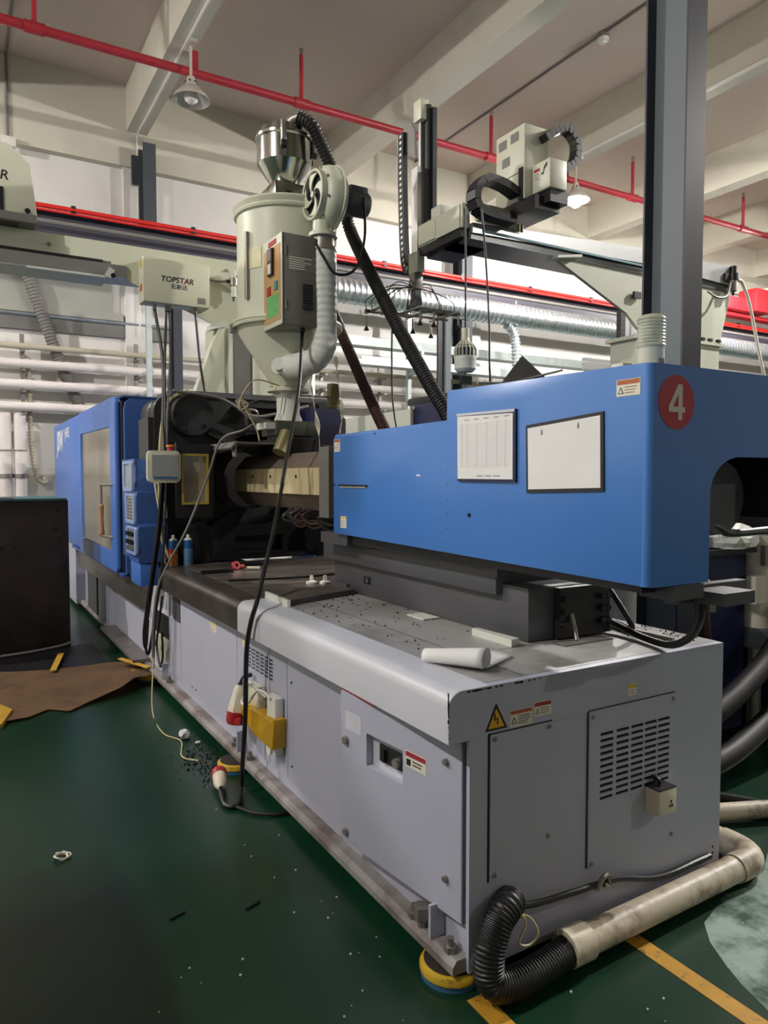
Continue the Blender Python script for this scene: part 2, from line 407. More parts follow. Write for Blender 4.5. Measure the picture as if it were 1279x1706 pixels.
# ---------------------------------------------------------------- lamps on the beams
def high_bay(x, y, on, label, strength=1.0):
    z = 6.42; bz = z-.075 if on else z; bm_ = 'bulb_on_%d' % int(strength*100)
    if on and bm_ not in MATS: mat(bm_, (255, 250, 246), 0.5, emit=BULB*strength)
    t = thing('high_bay_lamp', label, 'lamp', (x, y, z), 'high bay lamps under the beams')
    box('mounting_clamp', x-.05, x+.05, y-.13, y+.13, ZB-.05, ZB-.001, 'shade_enamel', t)
    cyl('drop_rod', (x, y, ZB-.05), (x, y, z+.27), .017, 'shade_enamel', t, seg=10)
    c = cyl('lamp_cap', (x, y, z+.17), (x, y, z+.28), .075, 'shade_enamel', t, r1=.045, seg=20)
    for k in range(6):
        a = k*math.pi/3
        cyl('cap_vent', (x+.068*math.cos(a), y+.068*math.sin(a), z+.21), (x+.076*math.cos(a), y+.076*math.sin(a), z+.21), .012, 'dark_void', c, seg=8)
    lathe('lamp_shade', [(.07, .17), (.10, .155), (.20, .05), (.232, 0), (.236, -.012), (.230, -.012), (.222, .004), (.192, .05), (.095, .145), (.07, .16)], (x, y, z), 'shade_enamel', t, seg=32)
    lathe('bulb', [(0, -.055), (.045, -.045), (.08, -.015), (.092, .03), (.08, .075), (.05, .115), (.03, .15), (.03, .22), (0, .22)], (x, y, bz), bm_ if on else 'bulb_off', t, seg=20)
    return t
high_bay(2.72, 9.45, False, 'unlit high bay lamp with wide reflector hanging above the crane rail')
high_bay(9.42, 9.4, True, 'burning high bay lamp glaring behind the robot on the right', LAMPS_ON[0][2])
for k, (x, y, s) in enumerate(LAMPS_ON[1:]):
    high_bay(x, y, True, ['burning high bay lamp beyond the right edge, above the neighbouring machine', 'burning high bay lamp left of the aisle near the camera',
             'burning high bay lamp left of the clamping guard near the back wall',
             'burning high bay lamp far right near the back wall', 'burning high bay lamp far right in the next bay', 'unseen fill lamp added behind the camera on the right to brighten the machine end'][k], s)
# conduits and small ceiling devices
tag(tube('conduit', [(2.66, -9+.1, ZB-.02), (2.66, WY-.2, ZB-.02)], .014, 'white_plastic', smooth=False), 'thin white conduit along the underside of the leftmost beam', 'conduit')
tag(tube('conduit', [(2.66, WY-.18, ZB-.05), (2.66, WY-.18, 3.9)], .014, 'white_plastic', smooth=False), 'white conduit dropping down the back wall beside the dark post', 'conduit')
tag(tube('conduit', [(9.36, -9+.1, ZB-.02), (9.36, WY-.2, ZB-.02)], .03, 'white_plastic', smooth=False), 'white conduit along the beam that carries the burning lamp', 'conduit')
tag(tube('conduit', [(8.0, -9+.1, ZC-.02), (8.0, WY-.02, ZC-.02)], .016, 'wire_grey', smooth=False), 'grey conduit on the ceiling holding the smoke detector', 'conduit')
tag(tube('conduit', [(.80, 4, ZC-.022), (.80, WY-.17, ZC-.022)], .02, 'wire_grey', smooth=False), 'grey conduit on the ceiling at the far left corner', 'conduit')
tag(tube('conduit', [(.80, WY-.182, ZC-.05), (.80, WY-.182, 6.62)], .02, 'wire_grey', smooth=False), 'grey conduit dropping to the junction box at the far left', 'conduit')
tag(box('junction_box', .70, .90, WY-.28, WY-.16, 6.48, 6.62, 'white_plastic', bev=.01), 'small white junction box at the left end of the wall beam', 'junction box')
t = thing('smoke_detector', 'white smoke detector on the ceiling conduit', 'detector', (8.03, 7.52, ZC-.12))
cyl('detector_base', (8.03, 7.52, ZC-.06), (8.03, 7.52, ZC-.001), .085, 'wire_grey', t)
lathe('detector_head', [(0, -.06), (.035, -.058), (.05, -.03), (.075, -.02), (.08, .02), (0, .03)], (8.03, 7.52, ZC-.085), 'white_plastic', t, seg=24)

# ---------------------------------------------------------------- sprinkler pipe
def sprinkler(y, z, xs, x0, x1, label):
    t = thing('sprinkler_pipe', label, 'pipe', (x0, y, z))
    cyl('main_pipe', (x0, y, z), (x1, y, z), .055, 'pipe_red', t, seg=16)
    for x in xs:
        lathe('tee_collar', [(.055, -.11), (.07, -.11), (.07, .11), (.055, .11)], (x, y, z), 'pipe_red', t, axis=(1, 0, 0), seg=16)
        r = cyl('riser', (x, y, z+.05), (x, y, z+.66), .03, 'pipe_red', t, seg=10)
        cyl('sprinkler_head', (x, y, z+.66), (x, y, z+.75), .022, 'bolt_steel', r, r1=.03, seg=8)
    return t
sprinkler(9.62, 6.85, [.93, 4.33, 7.72, 11.1, 14.5], -6, 24, 'red sprinkler pipe with upright heads running above the crane rail')
sprinkler(4.9, 6.85, [8.1, 4.9, 11.2], 6.6, 24, 'short run of red sprinkler pipe at the top right corner')
box('hanger', 9.36, 9.44, 9.60, 9.64, 6.9, ZB, 'pipe_red', bpy.data.objects['sprinkler_pipe'])
box('hanger', 2.78, 2.86, 9.60, 9.64, 6.9, ZB, 'pipe_red', bpy.data.objects['sprinkler_pipe'])

# ---------------------------------------------------------------- crane runway, posts, column
t = thing('crane_runway', 'dark grey crane runway beam with red conductor rail along the back wall', 'beam', (-6, 11.6, 5.05))
box('web', -6, 24, 11.72, 11.74, 5.08, 5.44, 'runway_grey', t)
box('flange', -6, 24, 11.62, 11.84, 5.42, 5.45, 'runway_grey', t); box('flange', -6, 24, 11.62, 11.84, 5.05, 5.08, 'runway_grey', t)
cyl('conductor_rail', (-6, 11.56, 5.475), (24, 11.56, 5.475), .034, 'rail_red', t, seg=10)
cyl('conductor_rail', (-6, 11.57, 5.42), (24, 11.57, 5.42), .018, 'rail_red', t, seg=10)
for k in range(14):
    box('rail_clip', -.2+k*1.75, -.14+k*1.75, 11.53, 11.62, 5.43, 5.53, 'plastic_black', t)
cyl('cable_tube', (-6, 11.5, 5.24), (24, 11.5, 5.24), .035, 'wire_grey', t, seg=10)
def ipost(x, y0, z1, label, w=.20, d=.30, capped=True, z0=0):
    t = thing('steel_post', label, 'post', (x, y0, z0), 'dark posts carrying the crane runway')
    box('web', x-.008, x+.008, y0, y0+d, z0, z1, 'post_dark', t)
    box('flange', x-w/2, x+w/2, y0-.012, y0, z0, z1, 'post_dark', t); box('flange', x-w/2, x+w/2, y0+d, y0+d+.012, z0, z1, 'post_dark', t)
    if capped: box('wall_bracket', x-.2, x+.16, y0+d+.012, WY-.165, z1-.55, z1-.1, 'post_dark', t)
    return t
ipost(2.76, 11.95, 6.85, 'dark steel post bolted to the wall beam left of the hopper', z0=5.04)
t = thing('steel_post', 'dark grey post standing behind the cables of the robot control box', 'post', (2.35, 9.0, 0), 'dark posts carrying the crane runway')
box('web', 2.29, 2.335, 9.0, 9.03, 0, 3.75, 'plastic_black', t); box('flange', 2.335, 2.44, 8.98, 9.13, 0, 3.75, 'post_dark', t)
ipost(9.0, 11.95, 6.6, 'dark steel post behind the hanging bulb', .26)
ipost(15.9, 11.95, 6.6, 'dark steel post at the far right behind the red hoist', .3)
t = thing('steel_post', 'black and grey box post standing behind the blue injection cover', 'post', (6.35, 9.0, 0), 'dark posts carrying the crane runway')
box('web', 6.25, 6.35, 9.0, 9.04, 0, 4.03, 'plastic_black', t); box('flange', 6.35, 6.45, 8.95, 9.1, 0, 4.03, 'column_grey', t)
box('head_plate', 6.23, 6.47, 8.9, 9.12, 4.03, 4.06, 'plastic_black', t)
# the large H column between the two machines
t = thing('steel_column', 'tall grey steel H column rising behind the number four cover', 'column', (3.50, 2.72, 0))
cx, cy, w, d = 3.50, 2.62, .155, .255
box('web', cx-.007, cx+.007, cy, cy+d, 0, ZC-.001, 'column_grey', t)
box('flange', cx-w/2, cx+w/2, cy-.012, cy, 0, ZC-.001, 'column_dark', t)
box('flange', cx-w/2, cx+w/2, cy+d, cy+d+.012, 0, ZC-.001, 'column_dark', t)
box('base_plate', cx-.16, cx+.16, cy-.1, cy+d+.1, 0, .02, 'column_grey', t)

# ---------------------------------------------------------------- pipes on the back wall
def wallpipe(z, y, r, x0, x1, m, label, joints=()):
    t = thing('wall_pipe', label, 'pipe', (x0, y, z), 'pipes on the back wall')
    cyl('pipe_run', (x0, y, z), (x1, y, z), r, m, t, seg=16)
    for x in joints: lathe('coupling', [(r, -.09), (r*1.1, -.09), (r*1.1, .09), (r, .09)], (x, y, z), m, t, axis=(1, 0, 0), seg=16)
    return t
wallpipe(3.56, 12.2, .045, -6, 24, 'pipe_tan', 'thin tan pipe, highest of the pipes along the back wall', (.92, 5.2, 7.1))
wallpipe(3.295, 12.15, .068, -6, 24, 'pipe_white', 'white wall pipe just below the thin tan pipe', (2.4, 7.9))
wallpipe(2.985, 12.15, .07, -6, 24, 'pipe_white', 'white wall pipe, middle of the three thick ones', (.95, 2.5, 7.9))
wallpipe(2.655, 12.15, .07, -6, 24, 'pipe_white', 'white wall pipe, lowest of the three thick ones', (1.15, 7.9))
for k, x in enumerate((.92, 2.58, 5.9, 7.15, 9.9, 13)):
    t = thing('pipe_bracket', ['rusty pipe bracket at the far left of the wall pipes', 'pipe bracket beside the hanging control cables', 'pipe bracket behind the brown hose',
              'pipe bracket between brown and black hose', 'pipe bracket behind the hanging bulb', 'pipe bracket near the right robot base'][k], 'bracket', (x, 12.2, 2.5), 'pipe brackets')
    box('upright', x-.03, x+.03, 12.26, 12.32, 1.2, 3.75, 'bolt_steel', t)
    for z in (3.50, 3.215, 2.90, 2.57):
        box('arm', x-.025, x+.025, 12.06, WY-.021, z-.035, z-.005, 'bolt_steel', t)
for k, x in enumerate((.66, .86)):
    t = thing('downpipe', ['left one of two white downpipes behind the black steel block', 'right one of two white downpipes behind the black steel block'][k], 'pipe', (x, 12.2, 0), 'white downpipes')
    cyl('pipe_run', (x, 12.2, 0), (x, 12.2, 2.56), .085, 'pipe_white', t, seg=18)
    lathe('clamp', [(.085, -.03), (.10, -.03), (.10, .03), (.085, .03)], (x, 12.2, 1.62), 'bolt_steel', t, seg=18)
    lathe('clamp', [(.085, -.012), (.092, -.012), (.092, .012), (.085, .012)], (x, 12.2, 2.0), 'bolt_steel', t, seg=18)
tag(tube('flexible_conduit', [(1.0, 12.3, 3.4), (1.02, 12.3, 2.2), (1.08, 12.3, 1.62), (1.2, 12.3, 1.52), (1.16, 12.3, 1.62)], .035, 'pipe_tan', rib=(.05, .004)), 'tan flexible conduit beside the white downpipes', 'conduit')
# spiral duct, cable trays
bm = bmesh.new(); prof = []
x = 3.6
while x < 24:
    prof += [(.205, x), (.205, x+.075), (.213, x+.085), (.213, x+.10)]; x += .11
addlathe(bm, prof, (0, 11.1, 4.76), axis=(1, 0, 0), seg=28)
t = thing('spiral_duct', 'silver spiral ventilation duct running along the back wall', 'duct', (3.6, 11.1, 4.55))
obj('duct_run', bm, 'galvanised', t, smooth=True)
for x in (7.2, 9.55, 12.6):
    lathe('coupling', [(.2, -.03), (.225, -.03), (.225, .03), (.2, .03)], (x, 11.1, 4.76), 'galvanised', t, axis=(1, 0, 0), seg=28)
    box('strap', x-.02, x+.02, 11.09, 11.11, 4.97, 5.05, 'bolt_steel', t)
tag(tube('flexible_duct', [(9.33, 11.1, 4.57), (9.45, 11.1, 4.48), (9.53, 11.08, 4.25), (9.54, 11.05, 3.7), (9.45, 11.0, 3.3), (9.3, 11, 2.9)], .085, 'galvanised', seg=14, rib=(.07, .012)), 'grey flexible duct dropping from the spiral duct', 'duct')
def tray(x0, x1, y, z, h, label, m='tray_galv'):
    t = thing('cable_tray', label, 'cable tray', (x0, y, z), 'cable trays')
    box('side_rail', x0, x1, y, y+.012, z, z+h, m, t); box('side_rail', x0, x1, y+.28, y+.292, z, z+h, m, t)
    box('tray_floor', x0, x1, y+.012, y+.28, z, z+.012, m, t)
    return t
tray(5.3, 24, 11.6, 3.98, .16, 'upper galvanised cable tray behind the brown hose')
tray(6.3, 24, 11.45, 3.62, .15, 'lower galvanised cable tray with black end behind the hoses')
t = thing('cable_trunking', 'grey cable trunking along the wall on the far left', 'trunking', (-6, 12.44, 3.85), 'cable trays')
box('trunk_body', -6, 2.25, 12.43, 12.498, 4.24, 4.90, 'trunk_grey', t); box('trunk_rail', -6, 2.42, 12.40, 12.498, 4.12, 4.24, 'trunk_grey', t); box('trunk_rail', -6, 3.3, 12.43, 12.498, 3.86, 4.06, 'sheet_grey', t)
tag(cyl('steel_conduit', (-6, 12.42, 4.09), (3.2, 12.42, 4.09), .03, 'galvanised', seg=12), 'silver conduit under the far left cable tray', 'conduit')
for k, (x, lab) in enumerate(((5.55, 'galvanised strut holding the cable trays left of the black hose'), (7.6, 'thin galvanised strut holding the cable trays beside the black hose'))):
    t = thing('tray_strut', lab, 'strut', (x, 11.9, 0), 'cable tray struts')
    box('upright', x-.04, x+.04, 11.9, 11.98, 0, 4.9, 'tray_galv', t)
    box('arm', x-.03, x+.03, 11.45, 11.9, 3.90, 3.96, 'tray_galv', t); box('arm', x-.03, x+.03, 11.4, 11.9, 3.55, 3.61, 'tray_galv', t)
t = thing('pipe_stand', 'thin light steel stand carrying the pipes beside the dark post', 'stand', (2.56, 11.3, 0))
box('upright', 2.53, 2.60, 11.28, 11.36, 0, 4.4, 'tray_galv', t)
for z in (3.2, 2.9, 2.57): box('arm', 2.59, 2.65, 11.36, 12.2, z, z+.05, 'tray_galv', t)
# red hoist at the far right
t = thing('crane_hoist', 'red hoist trolley with cream box on the crane rail at the far right', 'hoist', (16.3, 11.2, 5.6))
box('girder', 16.0, 23, 11.25, 11.5, 5.60, 5.68, 'hoist_red', t)
box('end_motor', 16.25, 17.35, 11.1, 11.45, 5.70, 6.02, 'hoist_red', t, bev=.04)
box('gearbox', 17.2, 17.9, 11.0, 11.5, 5.72, 6.30, 'hoist_red', t, bev=.04)
box('control_box', 17.8, 18.9, 11.05, 11.5, 5.85, 6.38, 'cream_metal', t, bev=.02)
# ================================================================ machine base
X0, XL, XB, YE = 1.335, 1.255, 2.57, 1.75      # side panels, lip edge, far side, end face
base = thing('machine_base', 'long light grey machine bed with side panels on yellow levelling feet', 'machine', (1.95, 4.5, .06))
box('bed_core', X0+.012, XB, YE+.002, 5.38, .06, .80, 'machine_grey', base)
box('bed_core', 1.345, XB, 5.38, 11.0, .06, .74, 'machine_grey', base)
# end plate, flush with the lip
box('end_plate', X0, XB, YE-.004, YE+.012, .06, .7965, 'machine_grey', base)
def lip(name, y0, y1, m, z1=.955):
    prof = [(XL, .797), (XL, z1-.05)]
    for k in range(1, 7):
        a = math.pi/2*k/6; prof.append((XL+.05-.05*math.cos(a), z1-.05+.05*math.sin(a)))
    prof += [(XL+.16, z1), (XL+.16, .797)]
    bm = addprism(bmesh.new(), prof, y0, y1, 'Y')
    return obj(name, bm, m, base, smooth=True)
lip('end_cap', YE-.005, YE-.0005, 'machine_grey'); lip('lip_panel', YE, 3.315, 'machine_grey_light'); lip('lip_panel', 3.319, 3.635, 'machine_grey_light')
lip('lip_panel', 3.64, 5.385, 'oily_steel', .95)
box('end_lip', XL+.161, XB, YE-.004, YE+.03, .797, .955, 'machine_grey', base)
box('top_plate', XL+.161, XB, YE+.028, 3.63, .90, .956, 'bed_top', base)
box('top_plate', XL+.161, XB, 3.633, 5.385, .90, .952, 'bed_top_oily', base)
box('top_seam', XL+.32, XL+.323, YE+.03, 3.63, .9555, .9566, 'print_black', base)
box('top_seam', XL+.2, XB, 2.095, 2.098, .9555, .9566, 'print_black', base)
box('top_seam', XL+.16, XB, 4.05, 4.056, .9515, .9526, 'print_black', base)
# foot rail
prism('foot_rail', [(1.285, .06), (1.285, .085), (1.30, .105), (X0+.02, .105), (X0+.02, .06)], YE+.01, 9.6, 'Y', 'rail_dirty', base)
for y in (1.81, 2.02, 3.62, 3.86, 5.3, 7.1):
    b = obj('rail_bolt', addcyl(bmesh.new(), (1.312, y, .105), (1.312, y, .125), .022, seg=6), 'bolt_steel', base)
    cyl('bolt_shank', (1.312, y, .125), (1.312, y, .15), .012, 'bolt_steel', b, seg=10)
b = obj('rail_bolt', addcyl(bmesh.new(), (1.308, 1.965, .135), (1.308, 1.965, .175), .03, seg=6), 'bolt_steel', base)
cyl('bolt_shank', (1.308, 1.965, .105), (1.308, 1.965, .136), .017, 'bolt_steel', b, seg=10)
for y in (1.89, 3.76, 5.42):
    box('rail_gusset', 1.29, X0+.01, y, y+.012, .105, .215, 'machine_grey', base)
# side panels with open joints
def panel(y0, y1, z0=.165, z1=.795):
    return box('side_panel', X0, X0+.014, y0+.0025, y1-.0025, z0, z1, 'machine_grey', base)
p = panel(2.6, 3.165)
for (y, z) in ((3.11, .64), (3.11, .24)): screw('X', X0, y, z, p, .006, 'print_black')
p = panel(3.88, 5.06); sticker('caution_label', 'X', X0, 4.25, 4.36, .66, .715, 'label_yellow', p, 2, False)
for (y, z) in ((4.7, .2), (4.78, .2)): screw('X', X0, y, z, p, .006, 'print_black')
ho = []
for i in range(6):
    for j in range(6):
        a = 3.345+i*.062; b = .585+j*.019
        ho.append((a, a+.05, b, b+.0135))
p = slots('side_panel', 'X', X0+.014, 3.1675, 3.8775, .165, .795, ho, .014, 'machine_grey', base)
sticker('caution_label', 'X', X0, 3.73, 3.79, .675, .715, 'label_yellow', p, 2, False)
box('panel_joint', X0-.0005, X0+.001, 3.39, 3.394, .165, .795, 'dark_void', p)
# recessed corner by the operator side
box('side_panel', X0, X0+.014, 5.385, 6.05, .11, .78, 'machine_grey_light', base, bev=.004)
box('cable_recess', X0-.002, X0+.01, 5.07, 5.26, .58, .735, 'slide_grey', base)
box('cable_recess', X0-.004, X0+.01, 5.38, 5.78, .40, .57, 'dark_void', base)
box('side_panel', X0, X0+.014, 5.065, 5.38, .165, .575, 'machine_grey', base)
t = box('socket_plate', X0-.02, X0, 5.40, 5.78, .235, .40, 'cream_metal', base, bev=.006)
for y in (5.49, 5.68): cyl('hinge', (X0-.025, y, .30), (X0-.025, y, .34), .012, 'bolt_steel', t, seg=8)
# rear bed seen below the blue guards
box('rear_beam', 1.265, 1.345, 5.97, 9.4, .545, .76, 'oily_steel', base)
box('rear_box', 1.30, 1.345, 7.6, 8.25, .11, .545, 'machine_grey', base)
box('rear_box', 1.29, 1.345, 8.3, 8.9, .11, .60, 'slide_grey', base)
box('oil_tray', 1.20, 1.36, 6.0, 7.55, .105, .13, 'bed_top_oily', base)
box('rear_panel', 1.36, 1.37, 6.0, 7.58, .13, .545, 'machine_grey_light', base)
box('rear_box', 1.24, 1.345, 9.45, 10.9, .06, .78, 'machine_grey', base)
# cabinet door standing ajar, hinged at the near edge
def hinge(u, w, z):            # u along the door from hinge (0) to free edge, w outward
    h = Vector((1.328, 1.772)); f = Vector((1.256, 2.452)); d = (f-h).normalized(); nrm = Vector((-d.y, d.x))
    p = h+d*u+nrm*w; return (p.x, p.y, z)
DL = 0.684
def doorbox(name, u0, u1, w0, w1, z0, z1, m, parent):
    bm = bmesh.new(); V = []
    for z in (z0, z1):
        for (u, w) in ((u0, w0), (u1, w0), (u1, w1), (u0, w1)): V.append(bm.verts.new(hinge(u, w, z)))
    bm.faces.new(V[0:4][::-1]); bm.faces.new(V[4:8])
    for i in range(4): bm.faces.new((V[i], V[(i+1) % 4], V[4+(i+1) % 4], V[4+i]))
    return obj(name, bm, m, parent)
wu0, wu1, wz0, wz1 = .30, .515, .545, .665
dr = doorbox('cabinet_door', 0, wu0, -.03, 0, .205, .785, 'machine_grey', base)
doorbox('door_sheet', wu1, DL, -.03, 0, .205, .785, 'machine_grey', dr)
doorbox('door_sheet', wu0, wu1, -.03, 0, .205, wz0, 'machine_grey', dr); doorbox('door_sheet', wu0, wu1, -.03, 0, wz1, .785, 'machine_grey', dr)
doorbox('switch_recess', wu0, wu1, -.045, -.028, wz0, wz1, 'machine_grey_light', dr)
doorbox('switch_plate', wu0+.02, wu0+.165, -.029, -.023, wz0+.03, wz0+.092, 'plastic_black', dr)
a, b = Vector(hinge(wu0+.055, -.023, wz0+.055)), Vector(hinge(wu0+.055, -.006, wz0+.055)); cyl('switch_knob', a, b, .017, 'bolt_steel', dr, seg=16)
doorbox('switch_toggle', wu0+.125, wu0+.142, -.024, -.012, wz0+.035, wz0+.08, 'dark_void', dr)
for (u, z, r) in ((.648, .60, .018), (.648, .245, .015), (.075, .70, .012), (.075, .32, .012)):
    cyl('door_lock' if r > .016 else 'door_screw', hinge(u, 0, z), hinge(u, .012, z), r, 'bolt_steel', dr, r1=r*.8, seg=16)
s = doorbox('caution_label', .175, .285, 0, .0012, .62, .675, 'label_white', dr)
doorbox('label_header', .178, .282, .0012, .0018, .657, .673, 'label_red', s)
doorbox('label_text', .20, .245, .0012, .0018, .632, .636, 'print_black', s); doorbox('label_text', .195, .245, .0012, .0018, .643, .647, 'print_black', s)
doorbox('pictogram', .255, .278, .0012, .0018, .626, .648, 'print_black', s)
doorbox('scuffed_label', .55, .655, 0, .0008, .645, .715, 'machine_grey_light', dr)
doorbox('door_return', 0, .006, -.03, .0, .205, .785, 'machine_grey', dr)
box('cabinet_opening', X0+.006, X0+.0125, 1.80, 2.6, .21, .79, 'dark_void', base)
box('cabinet_frame', 1.262, X0+.012, 2.2, 2.46, .787, .7965, 'plug_red', base)
# end face: vent cover, service cover, labels, screws
ho = []
vx0, vx1, vz0, vz1 = 1.838, 2.283, .257, .803
for f in (.118, .296, .463, .624, .783):
    for j in range(11):
        a = vx0+f*(vx1-vx0); b = .484+j*.0225
        ho.append((a, a+.064, b, b+.0115))
vp = slots('vent_cover', 'Y', YE-.004, vx0, vx1, vz0, vz1, ho, .008, 'machine_grey', base)
for (x, z) in ((vx0+.015, vz0+.015), (vx1-.015, vz0+.015), (vx0+.015, vz1-.02), (vx1-.015, vz1-.02)): screw('Y', YE-.012, x, z, vp)
sp = box('service_cover', 1.412, 1.672, YE-.0085, YE-.0042, .335, .80, 'machine_grey', base)
for (x, z) in ((1.43, .785), (1.655, .785), (1.43, .35), (1.655, .42)): screw('Y', YE-.0085, x, z, sp)
box('panel_joint', 1.405, 1.412, YE-.0056, YE-.0041, .33, .805, 'print_black', base); box('panel_joint', 1.405, 1.672, YE-.0056, YE-.0041, .80, .804, 'print_black', base)
box('panel_joint', vx0-.004, vx0, YE-.0062, YE-.0041, vz0, vz1, 'print_black', base); box('panel_joint', vx0, vx1, YE-.0062, YE-.0041, vz1, vz1+.003, 'print_black', base)
for (x, z) in ((1.655, .36), (2.53, .15), (2.53, .125), (1.43, .24)): cyl('screw_hole', (x, YE-.0041, z), (x, YE-.005, z), .005, 'dark_void', base, seg=10)
tri = [(1.392, .812), (1.482, .812), (1.436, .897)]; tri2 = [(1.4045, .819), (1.4695, .819), (1.4362, .880)]
w = facepoly('high_voltage_sign', 'Y', YE-.004, tri, 0, .0012, 'print_black', base)
facepoly('sign_field', 'Y', YE-.004, tri2, .0012, .002, 'warn_yellow', w)
facepoly('lightning_bolt', 'Y', YE-.004, [(1.432, .866), (1.4335, .847), (1.4445, .851), (1.4425, .836), (1.447, .837), (1.4405, .8275), (1.4365, .8385), (1.4395, .8375), (1.440, .8455), (1.428, .841), (1.4275, .865)], .002, .0026, 'print_black', w)
sticker('warning_label', 'Y', YE-.004, 1.492, 1.585, .808, .862, 'label_orange', base, 5)
sticker('warning_label', 'Y', YE-.004, 1.593, 1.668, .826, .872, 'label_red', base, 3, headfrac=.3)
sticker('caution_label', 'Y', YE-.004, 2.03, 2.075, .826, .868, 'label_yellow', base, 2, False, headfrac=.36)
sk = box('socket_outlet', 2.12, 2.215, YE-.075, YE-.012, .395, .485, 'plug_cream', base, bev=.005)
box('socket_top', 2.122, 2.213, YE-.074, YE-.014, .485, .489, 'plastic_black', sk)
for (x, z) in ((2.178, .425), (2.190, .425), (2.184, .44)): box('socket_hole', x-.003, x+.003, YE-.0765, YE-.074, z-.006, z+.004, 'print_black', sk)
tube('socket_lead', [(2.165, YE-.04, .488), (2.165, YE-.035, .505), (2.155, YE-.012, .515)], .008, 'plastic_black', base)
random.seed(31); bm = bmesh.new()                      # chipped paint along the lip corner
for k in range(34):
    z = random.triangular(.80, .95, .93); s_ = random.uniform(.0015, .006)
    addbox(bm, XL-.0006, XL+.001, YE-.005, YE-.005+s_, z, z+s_*random.uniform(1, 2.5))
for k in range(30):
    x = XL+.05+random.triangular(0, .45, .02); s_ = random.uniform(.0015, .005)
    addbox(bm, x, x+s_*2.5, YE-.0058, YE-.0035, .950-s_, .951)
tag(obj('paint_chips', bm, 'print_black', base), kind='stuff')
# levelling feet
def foot(x, y, label):
    t = thing('levelling_foot', label, 'levelling foot', (x, y, 0), 'yellow levelling feet')
    cyl('pad', (x, y, 0), (x, y, .02), .10, 'pad_blue', t, seg=32); lathe('grimy_top', [(0, .0615), (.062, .0595), (.09, .050)], (x, y, 0), 'block_black', t, seg=32)
    lathe('disc', [(0, .06), (.06, .058), (.098, .045), (.104, .035), (.104, .02), (0, .02)], (x, y, 0), 'pad_yellow', t, seg=32)
foot(1.345, 1.85, 'round yellow levelling foot under the near corner of the machine')
foot(1.30, 3.80, 'round yellow levelling foot beside the red and cream plug')
foot(1.30, 5.83, 'round yellow levelling foot by the torn cardboard')

# ================================================================ injection unit
IX0, IX1 = 1.75, 2.45
inj = thing('injection_unit', 'bright blue injection unit cover with grey slide base, barrel and number four sign', 'machine', (2.1, 2.6, .957))
# slide base
box('slide_foot', 1.90, 2.32, 2.12, 3.79, .957, 1.17, 'slide_grey', inj, bev=.006)
box('slide_foot', 1.88, 1.92, 3.60, 3.80, .957, 1.0, 'slide_grey', inj)
box('slide_carriage', 1.865, 2.36, 2.275, 3.865, 1.125, 1.235, 'slide_grey', inj, bev=.005)
box('carriage_cap', 1.86, 2.36, 2.26, 2.30, 1.20, 1.24, 'slide_grey', inj)
e = box('end_block', 2.03, 2.31, 2.085, 2.12, .965, 1.165, 'cast_black', inj)
for x in (2.045, 2.25, 2.28):
    for z in (1.02, 1.07, 1.12): cyl('end_bolt', (x, 2.085, z), (x, 2.06, z), .014, 'plastic_black', e, seg=8)
tube('grease_line', [(2.085, 2.075, 1.06), (2.09, 2.06, 1.0), (2.08, 2.04, .962)], .008, 'bolt_steel', e)
sl = box('slide_slot', 1.896, 1.91, 3.36, 3.43, 1.025, 1.065, 'dark_void', inj)
cyl('slide_pin', (1.893, 3.39, 1.045), (1.90, 3.39, 1.045), .014, 'slide_grey', sl, seg=12)
cyl('guide_rail', (1.93, 2.3, 1.26), (1.93, 3.7, 1.26), .012, 'bolt_steel', inj, seg=8)
box('guide_bar', 1.885, 1.93, 2.55, 3.2, 1.237, 1.26, 'cast_black', inj)
box('sensor_bracket', 1.78, 1.83, 3.40, 3.72, 1.235, 1.295, 'slide_grey', inj)
tube('sensor_cable', [(1.84, 3.38, 1.28), (1.84, 3.25, 1.235), (1.85, 3.1, 1.27)], .006, 'plastic_black', inj)
# open frame under the cover, rear tray with grease fitting
box('cover_sill', 1.80, 2.03, 1.50, 3.5, 1.245, 1.285, 'cast_black', inj)
box('drip_tray', 1.86, 2.0, 1.43, 1.56, 1.225, 1.27, 'slide_grey', inj); box('drip_tray', 1.98, 2.36, 1.52, 1.56, 1.19, 1.245, 'slide_grey', inj)
box('drip_tray', 2.06, 2.22, 1.40, 1.52, 1.195, 1.235, 'slide_grey', inj)
cyl('grease_fitting', (2.125, 1.49, 1.195), (2.125, 1.49, 1.16), .014, 'bolt_steel', inj, seg=10)
# the blue cover: low front part and tall rear part
prof = [(3.50, 1.30), (3.50, 1.80), (3.475, 1.825), (2.45, 1.83), (2.45, 1.955), (1.458, 1.936), (1.458, 1.274)]
prof_far = [(3.50, 1.45), (3.50, 1.80), (3.475, 1.825), (2.45, 1.83), (2.45, 1.955), (1.458, 1.936), (1.458, 1.50)]
cov = prism('side_cover', prof, IX0, IX0+.018, 'X', 'blue_cover', inj, bev=.004)
prism('side_cover', prof_far, IX1-.018, IX1, 'X', 'blue_cover', inj, bev=.004)
tube('corner_edge', [(IX0+.0215, 1.4585, 1.274), (IX0+.0215, 1.4585, 1.934)], .0215, 'blue_cover', inj, seg=24, smooth=False)
box('top_cover', IX0+.006, IX1-.006, 2.45, 3.48, 1.812, 1.826, 'blue_cover', inj); box('front_cover', IX0+.006, IX1-.006, 3.482, 3.498, 1.31, 1.81, 'blue_cover', inj)
box('step_cover', IX0+.006, IX1-.006, 2.45, 2.464, 1.815, 1.945, 'blue_cover', inj)
prism('top_cover', [(1.455, 1.92), (2.46, 1.938), (2.46, 1.952), (1.455, 1.934)], IX0+.006, IX1-.006, 'X', 'blue_cover', inj)
